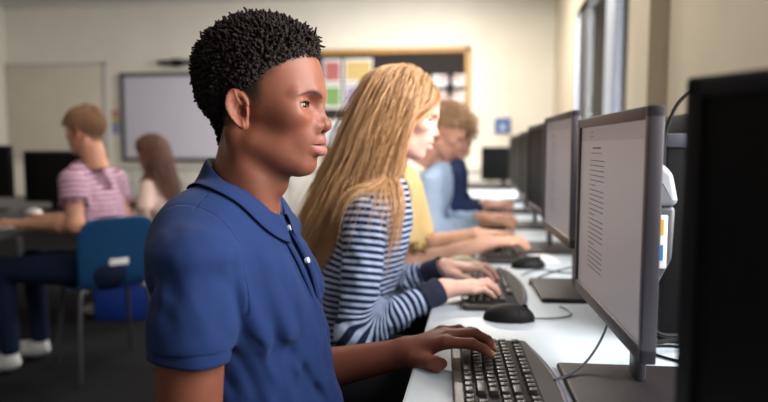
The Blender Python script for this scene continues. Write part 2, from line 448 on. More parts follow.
def boy_hairline(P):
    """>0 inside the dense curls; value in metres above the hairline"""
    x, y, z = P[:, 0], np.abs(P[:, 1]), P[:, 2]
    zl = np.interp(x, [-.09, -.065, -.050, -.035, -.02, 0, .02, .05, .075, .09, .11], [-.078, -.078, -.060, -.010, .004, .008, .020, .047, .060, .065, .066])
    zl = zl - .012 * sstep(.075, .095, x) * (1 - sstep(.0, .04, y))*0
    return z - zl
def skin_col(base, lip, brow, hair=None, moust=0., hairfn=None):
    base = np.array(base); lip = np.array(lip); brow = np.array(brow)
    def fn(V):
        x, y, z = V[:, 0], V[:, 1], V[:, 2]; ay = np.abs(y)
        c = np.tile(base, (len(V), 1)) * (1 + .05 * noise(V, 60) + .04 * noise(V, 200))[:, None]
        # warmer, redder cheeks and nose, paler eye lids
        k = gauss(mir(V), (.08, .035, -.03), (.04, .025, .025))[:, None]; c = c * (1 - k * .5) + c * np.array((1.10, .96, .95)) * k * .5
        zc = -.0643
        top = np.interp(ay, [0, .006, .016, .0265], [-.0510, -.0495, -.0540, -.0640])
        bot = np.interp(ay, [0, .010, .018, .0265], [-.0825, -.0812, -.0768, -.0650])
        m = sstep(-.0012, .0012, top - z) * sstep(-.0012, .0012, z - bot) * sstep(.0700, .0730, x) * (ay < .0285)
        ll = np.where((z < zc)[:, None], lip * 1.15, lip)
        c = c * (1 - m[:, None]) + ll * m[:, None]
        pk = (np.exp(-((z - zc) / .0011) ** 2) * m)[:, None]; c = c * (1 - .75 * pk)
        # brows
        bz = np.interp(ay, [.012, .022, .038, .056], [.0060, .0095, .0125, .0050])
        bw = np.interp(ay, [.010, .015, .034, .056], [.001, .0030, .0030, .0014])
        bm = np.exp(-((z - bz) / bw) ** 2) * sstep(.008, .014, ay) * sstep(.058, .052, ay) * (x > .05)
        bm = np.clip(bm * (.85 + .35 * noise(V, 700)), 0, 1)[:, None]
        c = c * (1 - bm) + brow * bm
        mu = sstep(.004, .0, np.abs(z + .0475)) * (ay < .026) * (x > .08); c = c * (1 - (mu * moust)[:, None])
        # lid margins / lashes
        q = mir(V) - np.array(EYE); r = np.linalg.norm(q, axis=1); ex, ey, ez = eyerot(q); t = ey / .0158; hz = np.maximum(1 - t * t, 0)
        lm = np.exp(-((ez - .0058 * hz ** .8) / .0010) ** 2) * (r < .0170) * (np.abs(t) < 1.05) * (ex > 0)
        c = c * (1 - .8 * lm[:, None])
        er = ((ear_sdf(V) < .0015) & (ay > .066))[:, None]; c = np.where(er, c * np.array((.92, .78, .76)), c)
        if hairfn is not None:
            hm = hairfn(V)
            c = c * (1 - hm[:, None]) + np.array(hair) * hm[:, None]
        return np.clip(c, 0, 1)
    return fn
def boy_fade(V):
    x, ay, z = V[:, 0], np.abs(V[:, 1]), V[:, 2]
    h = boy_hairline(V) + .003 * noise(V, 300)
    m = sstep(-.040, -.004, h) ** .6 * .97
    side = sstep(.062, .040, x + .002 * noise(V, 250))             # no stubble on brow or temple front
    front = sstep(-.004, .001, h)
    m = np.maximum(m * side * sstep(-.060, -.045, z + .35 * np.maximum(-x - .03, 0) ), front)
    cut = sstep(.040, .024, x + .5 * np.minimum(z, 0))
    m = m * (1 - (1 - cut) * sstep(.052, .018, z))
    earm = (ear_sdf(V) > .0025)
    return m * earm
def make_eyes(parent, M, iris, gaze=(0, 0), s=1.0):
    for sy in (-1, 1):
        t = bmesh.new(); bmesh.ops.create_uvsphere(t, u_segments=32, v_segments=24, radius=.0121)
        bmesh.ops.transform(t, matrix=Matrix.Rotation(PI / 2, 4, 'Y'), verts=t.verts[:])
        me = bpy.data.meshes.new('eye'); t.to_mesh(me); t.free()
        co = np.array([v.co[:] for v in me.vertices])
        g = np.array(Euler((0, gaze[1], gaze[0])).to_matrix() @ Vector((1, 0, 0)))
        an = np.arccos(np.clip(co @ g / .0121, -1, 1))
        c = np.where((an < .50)[:, None], np.array(iris), np.array((.34, .28, .26)))
        c = np.where((an < .24)[:, None], np.array((.004,) * 3), c)
        vcol(me, c)
        me.transform(Matrix(M) @ Matrix.Translation((EYE[0], sy * EYE[1], EYE[2])))
        link('eye', me, M_eye, parent)
        pts = []
        for ey in np.linspace(-.0132, .0132, 15):
            t_ = ey / .0158; hz = max(1 - t_ * t_, 0); ez = .0046 * hz ** .8 + .0006 * t_ + .0004
            ex = math.sqrt(max(.0144 ** 2 - ey * ey - ez * ez, 1e-8)) + .0006
            c_, s_ = .9563, .2924
            pts.append((EYE[0] + ex * c_ - ey * s_, sy * (EYE[1] + ey * c_ + ex * s_), EYE[2] + ez))
        V_, q_, t3_ = tube_np(np.array(pts), .0011, 6); ml = mesh_np('eyelashes', V_, q_, t3_); ml.transform(Matrix(M)); link('eyelashes', ml, M_lash, parent)
def hd(me): return me
M_lash = mat('dark_lashes', (.01, .007, .006), rough=.8, spec=.1)
M_eye = mat('eye', attr='Col', rough=.15, spec=.4)
def place(head_pos, yaw, pitch=0, roll=0, s=1.0):
    return Matrix.Translation(head_pos) @ Euler((math.radians(roll), math.radians(pitch), math.radians(yaw)), 'XYZ').to_matrix().to_4x4() @ Matrix.Scale(s, 4)
def scalp_points(n, inside, p=BOY, seed=1, jitter=0):
    g = np.random.default_rng(seed)
    out = []
    i = np.arange(n) + .5; phi = np.arccos(1 - 2 * i / n); th = PI * (1 + 5 ** .5) * i
    D = np.stack([np.cos(th) * np.sin(phi), np.sin(th) * np.sin(phi), np.cos(phi)], 1)
    D += g.normal(0, jitter, D.shape); D /= np.linalg.norm(D, axis=1)[:, None]
    c = np.array((.0, 0, .025)); t = np.full(n, .05)
    for _ in range(14): t = t - head_sdf((c + D * t[:, None]).astype(f4), p, ears=False, eyes=False)
    X = c + D * t[:, None]; k = inside(X)
    e = .001
    X = X[k]
    G = np.stack([head_sdf((X + e * np.eye(3)[i]).astype(f4), p, False, False) - head_sdf((X - e * np.eye(3)[i]).astype(f4), p, False, False) for i in range(3)], 1)
    return X, G / np.linalg.norm(G, axis=1)[:, None]

def curl_hair(name, X, Nn, length, coil, rad, seed, material, parent, M, turns=1.6, steps=13, sides=5, lean=(0, 0, 0), rnd=.35):
    g = np.random.default_rng(seed); parts = []
    a = np.arange(sides) * 2 * PI / sides
    for p, n in zip(X, Nn):
        L = length(p) * g.uniform(.75, 1.2)
        if L < .0012: continue
        rk = 1. if L > .004 else .32
        d = n + g.normal(0, rnd, 3) + np.asarray(lean); d /= np.linalg.norm(d)
        u = np.cross(d, g.normal(size=3)); u /= np.linalg.norm(u); v = np.cross(d, u)
        t = np.linspace(0, 1, steps); ph0 = g.uniform(0, 6.28); tw = turns * 2 * PI * g.uniform(.8, 1.2) * (1 if g.random() < .5 else -1)
        c = coil * g.uniform(.8, 1.25) * np.minimum(L / .010, 1) * (np.sin(np.clip(t * 1.15, 0, 1) * PI * .9) * .7 + .35)
        bend = g.normal(0, .25, 3)
        P = p - n * .001 + d * (t * L)[:, None] + np.cross(d, bend)[None] * (t ** 2 * L)[:, None] + u * (c * np.cos(ph0 + tw * t))[:, None] + v * (c * np.sin(ph0 + tw * t))[:, None]
        parts.append(tube_np(P, rk * rad * g.uniform(.8, 1.2) * (1.05 - .55 * t ** 3), sides))
    V, q, t3 = merge_np(parts); me = mesh_np(name, V, q, t3); me.transform(Matrix(M))
    return link(name, me, material, parent)

# ------------------------------------------------------------- hands and bodies
HJ = dict(wrist=(0, 0, 0),
    index=[(.086, -.026, .010), (.126, -.031, .014), (.147, -.032, .002), (.160, -.032, -.013)],
    middle=[(.090, -.004, .014), (.132, -.006, .021), (.155, -.006, .006), (.168, -.006, -.012)],
    ring=[(.085, .016, .011), (.124, .019, .017), (.146, .019, .003), (.158, .019, -.013)],
    pinky=[(.076, .034, .004), (.106, .040, .008), (.124, .041, -.002), (.136, .041, -.014)],
    thumb=[(.022, -.026, -.008), (.054, -.044, -.010), (.082, -.054, -.013), (.104, -.056, -.016)])
def hand_pts(M, side, s=1.0):
    """side 'L' or 'R'; M places wrist with x along the fingers and z out of the back of the hand"""
    m = 1 if side == 'L' else -1; out = {}
    g = lambda p: np.array(M @ Vector((p[0] * s, p[1] * s * m, p[2] * s)))
    for k, v in HJ.items(): out[k] = g(v) if k == 'wrist' else [g(p) for p in v]
    return out
def hand_sdf(P, J, s=1.0, up=(0, 0, 1)):
    w = J['wrist']; d = None
    for f in ('index', 'middle', 'ring', 'pinky'):
        m = J[f][0]; k = .88 if f == 'pinky' else 1
        e = cap(P, w + (m - w) * .12, m, .0165 * s, .0115 * s * k); d = e if d is None else smin(d, e, .016 * s)
    th = J['thumb']
    d = smin(d, chain(P, [w + (th[0] - w) * .3, th[0], th[1]], [.014 * s, .0150 * s, .0125 * s], .01 * s), .016 * s)
    fs = None
    for f in ('index', 'middle', 'ring', 'pinky'):
        k = dict(index=1, middle=1.02, ring=.97, pinky=.85)[f] * s
        j = J[f]; e = chain(P, j, [.0105 * k, .0092 * k, .0080 * k, .0066 * k], .004 * s)
        e = smin(e, np.linalg.norm(P - j[1].astype(f4), axis=1) - .0094 * k, .003 * s)
        fs = e if fs is None else smin(fs, e, .0015 * s)
    d = smin(d, fs, .007 * s)
    t = chain(P, [th[1], th[2], th[3]], [.0118 * s, .0108 * s, .0092 * s], .004 * s)
    return smin(d, t, .006 * s)
def arm_sdf(P, S, E, W, r=(.046, .040, .042, .026), k=.02):
    S, E, W = map(np.asarray, (S, E, W)); mid = E + (W - E) * .28
    d = cap(P, S, E, r[0], r[1])
    return smin(d, chain(P, [E, mid, W], [r[1], r[2], r[3]], .02), k)
def hand_col(base, tip, nail, J):
    def fn(V):
        c = np.tile(np.array(base), (len(V), 1)) * (1 + .05 * noise(V, 80))[:, None]
        for f in ('index', 'middle', 'ring', 'pinky', 'thumb'):
            t, dd = J[f][3], J[f][2]
            m = np.clip(1.3 - np.linalg.norm(V - t, axis=1) / .016, 0, 1)[:, None]; c = c * (1 - m * .7) + np.array(tip) * m * .7
            ax = (t - dd) / np.linalg.norm(t - dd)
            upn = A(0, 0, 1) if f != 'thumb' else A(.15, -.75, .65)
            upn = upn - ax * (upn @ ax); upn /= np.linalg.norm(upn)
            n = t + ax * .001 + upn * .007
            q = V - n; m2 = ((np.linalg.norm(q - upn * (q @ upn)[:, None], axis=1) < .0055) & ((V - t) @ upn > .0035))[:, None]
            c = np.where(m2, np.array(nail), c)
        return np.clip(c, 0, 1)
    return fn
def surf_x(f, y, z, x0=.4, fwd=(1, 0, 0), o=(0, 0, 0)):
    """march from the front towards a body and return the point of the surface"""
    y = np.atleast_1d(y).astype(float); z = np.atleast_1d(z).astype(float); x = np.full(len(y), x0)
    for _ in range(40):
        d = f(np.stack([x, y, z], 1).astype(f4)); x = x - np.clip(d, -.02, .02) * .9
    return x

# ------------------------------------------------------------- the student in the blue polo shirt
def build_boy():
    b = empty('person', (-.37, .965, 0), 0, 'person in a royal blue polo shirt with short black curly hair in the foreground', 'person')
    T = Matrix.Translation((-.37, .965, 0)); Ti = T.inverted(); o0 = np.array((-.37, .965, 0), f4)
    MH = Matrix.Translation((.021, 0, 1.197)) @ place((0, 0, 0), 1, 0, 0, 1.02)
    skin = skin_col((.190, .064, .036), (.25, .085, .075), (.022, .013, .010), moust=.35, hair=(.012, .009, .008), hairfn=boy_fade)
    iso_obj('head', lambda P: head_sdf(P), (-.13, -.11, -.19), (.14, .11, .14), .0014, M_dark, b, M=MH, col=skin)
    make_eyes(b, MH, (.03, .015, .008), (-.40, .0), 1)
    def fadezone(X):
        h = boy_hairline(X); r = np.random.default_rng(4).random(len(X))
        ok = (X[:, 0] < .062) & ~((X[:, 0] + .5 * np.minimum(X[:, 2], 0) > .036) & (X[:, 2] < .035))
        return (h > -.001) | ((h > -.006 * r) & ok & (X[:, 2] > -.07))
    X, Nn = scalp_points(8500, fadezone, seed=3, jitter=.02)
    def hl(p):
        h = boy_hairline(p[None])[0]; t = np.clip(h / .030, 0, 1); top = np.clip((p[2] - .03) / .07, 0, 1)
        if h < 0: return .0020
        return .003 + .010 * t + .006 * top * t + .013 * np.clip((p[0] - .07) / .03, 0, 1) * t
    curl_hair('hair', X, Nn, hl, .0019, .0024, 5, M_blackhair, b, MH, turns=2.0)
    # arms and hands (one continuous skin with the hands)
    J = {k: (np.array(v) - o0 if k == 'wrist' else [np.array(p) - o0 for p in v]) for k, v in BOYHAND.items()}
    LS, LE = A(-.01, .160, .950), A(-.045, .200, .672)
    far = lambda P: smin(arm_sdf(P, LS, LE, J['wrist'] + A(-.004, .002, 0), (.050, .043, .043, .0265)), hand_sdf(P, J, 1.0), .02)
    iso_obj('left_arm', far, (-.12, .10, .62), (.42, .29, .86), .0019, M_dark, b, col=hand_col((.20, .062, .035), (.46, .19, .13), (.58, .31, .24), J))
    RS, RE, RW = A(-.010, -.170, .950), A(-.012, -.195, .690), A(.185, -.135, .668)
    JR = hand_pts(Matrix.Translation(RW) @ Euler((0, math.radians(2), math.radians(10))).to_matrix().to_4x4(), 'R', 1.0)
    near = lambda P: smin(arm_sdf(P, RS, RE, RW, (.046, .041, .042, .0265)), hand_sdf(P, JR), .02)
    iso_obj('right_arm', near, (-.10, -.28, .60), (.42, -.05, .90), .003, M_dark, b, col=hand_col((.17, .056, .032), (.42, .20, .15), (.50, .28, .22), JR))
    # polo shirt
    def torso(P):
        Pm = mir(P)
        d = ell(P, (-.018, 0, .900), (.100, .150, .178))
        d = smin(d, ell(P, (.024, 0, .77), (.108, .148, .19)), .06)
        d = smin(d, ell(P, (.040, 0, .62), (.130, .160, .15)), .06)
        d = smin(d, ell(Pm, (.020, .070, .905), (.070, .075, .075)), .05)
        d = smin(d, cap(Pm, (-.012, .030, 1.030), (-.014, .145, .972), .036, .050), .05)
        d = smin(d, ell(Pm, (-.055, .08, .965), (.055, .085, .09)), .05)
        return d
    def sleeve(P, S, E, y):
        S = np.asarray(S); E = np.asarray(E); ax = (E - S) / np.linalg.norm(E - S); Ln = .090
        d = chain(P, [S + A(0, 0, .002), S + ax * .06, S + ax * (Ln + .03)], [.047, .0515, .0520], .03)
        w = .0035 * noise(P * np.array((1, 1, .22), f4), 26) + .0028 * noise(np.stack([P[:, 0] + .5 * P[:, 2], P[:, 1], P[:, 2] * .5 - .3 * P[:, 0]], 1), 50)
        tt = (P - S.astype(f4)) @ ax.astype(f4); d = d + w * sstep(Ln, Ln - .03, tt)
        return d, (P - S.astype(f4)) @ ax.astype(f4) - Ln, ax, S + ax * Ln
    def shirt(P):
        d = torso(P)
        # long drapery folds running from the shoulder to the waist, and pull lines under the arm
        z = P[:, 2]; ph = P[:, 0] * 1.0 - .38 * (1.0 - z)
        fold = .0095 * noise(np.stack([ph * 1.6, P[:, 1] * 1.2, z * .25], 1), 24) + .0035 * noise(np.stack([ph, P[:, 1], z * .5], 1), 60)
        d = d + fold * sstep(1.03, .90, z)
        for S, E in ((RS, RE), (LS, LE)):
            s, cut, ax, e = sleeve(P, S, E, 0)
            k = .006 + .05 * sstep(.945, .995, z)
            h = np.maximum(k - np.abs(d - s), 0) / k
            s2 = smax(s, cut, .004)
            hb = h * h * k * .25
            d = np.minimum(d, s2) - hb * (cut < 0)
        nk = cap(P, (-.000, 0, 1.0), (.014, 0, 1.13), .050, .054)
        d = smax(d, -np.maximum(nk, .985 - z), .004)
        # sleeve openings
        for S, E in ((RS, RE), (LS, LE)):
            ax = (E - S) / np.linalg.norm(E - S)
            d = smax(d, -cap(P, S + ax * .075, S + ax * .17, .0465), .002)
        # buttoned placket opening
        yy = P[:, 1]
        slit = np.maximum(np.maximum(np.abs(yy - .002) - .0085 * sstep(.885, .930, z) - .001, .890 - z), .05 - P[:, 0])
        d = smax(d, -np.maximum(slit, -(d + .016)), .0025)
        return d
    def seam(P):
        d = torso(P); v = np.full(len(P), 1.0)
        for S, E in ((RS, RE), (LS, LE)):
            s, cut, ax, e = sleeve(P, S, E, 0)
            v = np.minimum(v, np.abs(P[:, 1] - np.sign(S[1]) * (.138 + .16 * np.clip(.99 - P[:, 2], -.1, .10))) + 10 * (P[:, 2] < .90))
        sh = np.abs(P[:, 0] + .012 + .12 * (np.abs(P[:, 1]) - .05)) + 10 * (P[:, 2] < .98) + 10 * (np.abs(P[:, 1]) > .138)
        return np.minimum(v, sh)
    iso_obj('polo_shirt', shirt, (-.20, -.27, .50), (.22, .27, 1.12), .0030, M_polo, b, attrs=dict(seam=seam))
    # cuffs
    for S, E in ((RS, RE), (LS, LE)):
        ax = (E - S) / np.linalg.norm(E - S); c = S + ax * .090
        pr = []
        R = Vector(ax).to_track_quat('Z', 'Y').to_matrix()
        prof = [(.0475, -.006), (.0525, -.016), (.0542, -.012), (.0542, .002), (.0547, .010), (.0542, .014), (.0505, .013), (.0475, .008)]
        n = 72; V = []
        for i in range(n):
            a = i * 2 * PI / n; w = .0012 * math.sin(3 * a) + .0007 * math.sin(7 * a + 1)
            for (r, h) in prof: V.append(c + np.array(R @ Vector(((r + w) * math.cos(a), (r + w) * math.sin(a), h + .003 * math.sin(2 * a)))))
        m = len(prof); Q = [(i * m + j, ((i + 1) % n) * m + j, ((i + 1) % n) * m + (j + 1) % m, i * m + (j + 1) % m) for i in range(n) for j in range(m)]
        link('sleeve_cuff', mesh_np('sleeve_cuff', np.array(V), np.array(Q)), M_polo_rib, b)
    # collar: stand, roll and fall
    n = 120; rows = []
    for i in range(n + 1):
        th = math.radians(9 + (342) * i / n); c, s = math.cos(th), math.sin(th)
        fr = max(0, c) ** 6                                       # near the front points
        base = A(.004 + .0565 * c, .0560 * s, 0); z = 1.066 - .044 * c
        out = A(c, s, 0)
        front = max(0, math.cos(th)); tipk = math.exp(-(min(th, 2 * PI - th) - math.radians(9)) / .35)
        pts = [base - out * .004 + A(0, 0, z - .030), base - out * .002 + A(0, 0, z - .012), base + A(0, 0, z - .002),
               base + out * .0035 + A(0, 0, z + .0015), base + out * .008 + A(0, 0, z - .003),
               base + out * .013 + A(0, 0, z - .017 - .004 * front), base + out * (.020 - .006 * tipk) + A(-.006 * tipk, 0, z - .030 - .006 * front - .002 * tipk),
               base + out * (.024 - .006 * tipk + .006 * max(0, -c)) + A(-.012 * tipk, -.008 * tipk * (-1 if s > 0 else 1), z - .038 - .006 * front - .006 * tipk - .014 * max(0, -c))]
        rows.append(pts)
    V = np.array(rows).reshape(-1, 3); m = len(rows[0])
    f = shirt
    # keep the fall just above the cloth below it
    for _ in range(12):
        d = torso(V.astype(f4)); e = .002
        G = np.stack([torso((V + e * np.eye(3)[k]).astype(f4)) - torso((V - e * np.eye(3)[k]).astype(f4)) for k in range(3)], 1); G /= np.linalg.norm(G, axis=1)[:, None] + 1e-9
        push = np.clip(.0045 - d, 0, .01); idx = np.arange(len(V)) % m
        pull = np.clip(d - .010, 0, .004) * (idx == m - 1)
        V = V + G * (push * (idx >= 4) - pull)[:, None]
    Q = [(i * m + j, i * m + j + 1, (i + 1) * m + j + 1, (i + 1) * m + j) for i in range(n) for j in range(m - 1)]
    co = link('collar', mesh_np('collar', V, np.array(Q)), M_polo_rib, b)
    md = co.modifiers.new('t', 'SOLIDIFY'); md.thickness = .0022; md.offset = 0
    md = co.modifiers.new('s', 'SUBSURF'); md.levels = md.render_levels = 1
    # placket edges and buttons
    zz = np.linspace(1.008, .882, 26)
    for sgn in (-1, 1):
        yy0 = .002 + sgn * (.0085 * np.clip((zz - .885) / .045, 0, 1) + .001); cols = []
        for w_ in (0, .004, .014, .018):
            y = yy0 + sgn * w_; x = surf_x(torso, y, zz, .25)
            cols.append(np.stack([x + (.0035 if w_ in (.004, .014) else .0002), y, zz], 1))
        V = np.stack(cols, 1).reshape(-1, 3)
        Q = [(i * 4 + j, i * 4 + j + 1, i * 4 + 5 + j, i * 4 + 4 + j) for i in range(len(zz) - 1) for j in range(3)]
        o = link('placket', mesh_np('placket', V, np.array(Q)), M_polo_rib, b)
        md = o.modifiers.new('t', 'SOLIDIFY'); md.thickness = .0025; md.offset = -1
    for z in (1.000, .948):
        y = .014; x = float(surf_x(torso, y, z, .25)[0]); nb = MB()
        nb.cyl((x + .0015, y, z), (x + .0062, y - .001, z + .0012), .0052, .0046, n=20); nb.build('button', M_button, b)
    # trousers
    leg = lambda P: smin(smin(cap(mir(P), (.01, .09, .545), (.42, .105, .55), .088, .066), cap(mir(P), (.42, .105, .55), (.43, .11, .12), .062, .046), .03), ell(P, (-.01, 0, .55), (.13, .175, .12)), .05)
    iso_obj('trousers', leg, (-.17, -.22, .06), (.54, .22, .70), .008, M_darkcloth, b)
    for s in (-1, 1):
        sh = lambda P, s=s: smax(smin(ell(P, (.50, s * .11, .045), (.125, .045, .042)), ell(P, (.435, s * .11, .075), (.045, .04, .05)), .03), -(P[:, 2] - .002), .004)
        iso_obj('shoe', sh, (.33, s * .11 - .07, -.02), (.66, s * .11 + .07, .15), .006, M_shoe_dark, b)
    return b
BOYHAND = dict(wrist=A(-.134, 1.140, .7500),
    index=[A(-.058, 1.10, .7875), A(-.0125, 1.094, .7885), A(.008, 1.090, .7815), A(.0205, 1.087, .7735)],
    middle=[A(-.053, 1.124, .791), A(-.009, 1.126, .7975), A(.014, 1.122, .788), A(.0245, 1.117, .776)],
    ring=[A(-.058, 1.146, .787), A(-.016, 1.152, .792), A(.006, 1.150, .784), A(.014, 1.146, .7745)],
    pinky=[A(-.070, 1.165, .788), A(-.038, 1.176, .790), A(-.020, 1.177, .783), A(-.009, 1.175, .774)],
    thumb=[A(-.108, 1.108, .751), A(-.075, 1.072, .758), A(-.0470, 1.044, .764), A(-.0270, 1.028, .7675)])

# ------------------------------------------------------------- long and short straight hair
def strands(name, X, D0, body, steps, step, off, grav, col, rad, material, parent, M=None, keep=.55, seed=0, wave=0., sides=4, inert=None):
    g = np.random.default_rng(seed); n = len(X)
    P = X.copy(); D = D0 / (np.linalg.norm(D0, axis=1)[:, None] + 1e-9); path = [P.copy()]
    steps_n = steps; e = .003; ph = g.uniform(0, 6.28, n)
    st = step if hasattr(step, '__len__') else np.full(n, step)
    for i in range(steps_n):
        gv = grav(P, i) if callable(grav) else grav
        D = D * keep + gv * (1 - keep) + g.normal(0, .04, (n, 3)) + wave * np.stack([np.sin(ph + i * .6), np.cos(ph + i * .5), 0 * ph], 1)
        D /= np.linalg.norm(D, axis=1)[:, None]
        Q = P + D * st[:, None]
        for _ in range(2):
            d = body(Q.astype(f4)); G = np.stack([body((Q + e * np.eye(3)[k]).astype(f4)) - d for k in range(3)], 1) / e
            G /= np.linalg.norm(G, axis=1)[:, None] + 1e-6
            o = off * min(1, (i + 1) / 4)
            Q = Q + G * np.clip(o - d, 0, .03)[:, None]
        D = Q - P; D /= np.linalg.norm(D, axis=1)[:, None] + 1e-9
        P = Q; path.append(P.copy())
    W = np.stack(path, 1)                                  # n, m, 3
    m = W.shape[1]; T = np.gradient(W, axis=1); T /= np.linalg.norm(T, axis=2)[..., None] + 1e-9
    U = np.cross(T, np.tile(g.normal(size=(n, 1, 3)), (1, m, 1))); U /= np.linalg.norm(U, axis=2)[..., None] + 1e-9
    B = np.cross(T, U); t = np.linspace(0, 1, m)
    r = (rad * g.uniform(.7, 1.3, n))[:, None] * (1 - .75 * t ** 3)[None]
    a = np.arange(sides) * 2 * PI / sides
    V = W[:, :, None] + r[:, :, None, None] * (np.cos(a)[None, None, :, None] * U[:, :, None] + np.sin(a)[None, None, :, None] * B[:, :, None])
    i = (np.arange(n) * m * sides)[:, None, None]; j = (np.arange(m - 1) * sides)[None, :, None]; k = np.arange(sides)[None, None]; k2 = (k + 1) % sides
    Q = np.stack([i + j + k, i + j + k2, i + j + sides + k2, i + j + sides + k], -1).reshape(-1, 4)
    me = mesh_np(name, V.reshape(-1, 3), Q)
    c = np.array(col[0])[None] + (np.array(col[1]) - np.array(col[0]))[None] * g.random((n, 1))
    c = np.repeat(c[:, None], m, 1)
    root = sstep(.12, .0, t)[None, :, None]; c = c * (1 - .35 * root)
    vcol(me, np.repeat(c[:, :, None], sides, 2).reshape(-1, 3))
    if M is not None: me.transform(Matrix(M))
    return link(name, me, material, parent)
def xf(M, P): A4 = np.array(Matrix(M)); return P @ A4[:3, :3].T + A4[:3, 3]
def inv_sdf(f, M):
    Mi = np.array(Matrix(M).inverted()); s = Matrix(M).to_scale()[0]
    R = Mi[:3, :3].T.astype(f4); t = Mi[:3, 3].astype(f4)
    return lambda P: f((P @ R + t).astype(f4)) * s
def torso_sdf(P, o, yaw, lean, zs, w=.150, dep=.10, hip=.155, z0=.60):
    """zs: shoulder height; lean: forward shift of the neck relative to the hips"""
    c, s = math.cos(math.radians(yaw)), math.sin(math.radians(yaw))
    q = P - np.array((o[0], o[1], 0), f4)
    x = q[:, 0] * c + q[:, 1] * s; y = -q[:, 0] * s + q[:, 1] * c; z = q[:, 2]
    x = x - lean * np.clip((z - z0) / (zs - z0), -.3, 1.3); L = np.stack([x, np.abs(y), z], 1).astype(f4)
    h = zs - z0
    d = ell(L, (0, 0, zs - .10), (dep, w, .17))
    d = smin(d, ell(L, (.005, 0, z0 + h * .42), (dep * .98, w * .93, .18)), .06)
    d = smin(d, ell(L, (0, 0, z0 - .02), (dep * 1.15, hip, .13)), .06)
    d = smin(d, cap(L, (-.005, .03, zs + .045), (-.005, w - .012, zs - .012), .034, .046), .05)
    return d
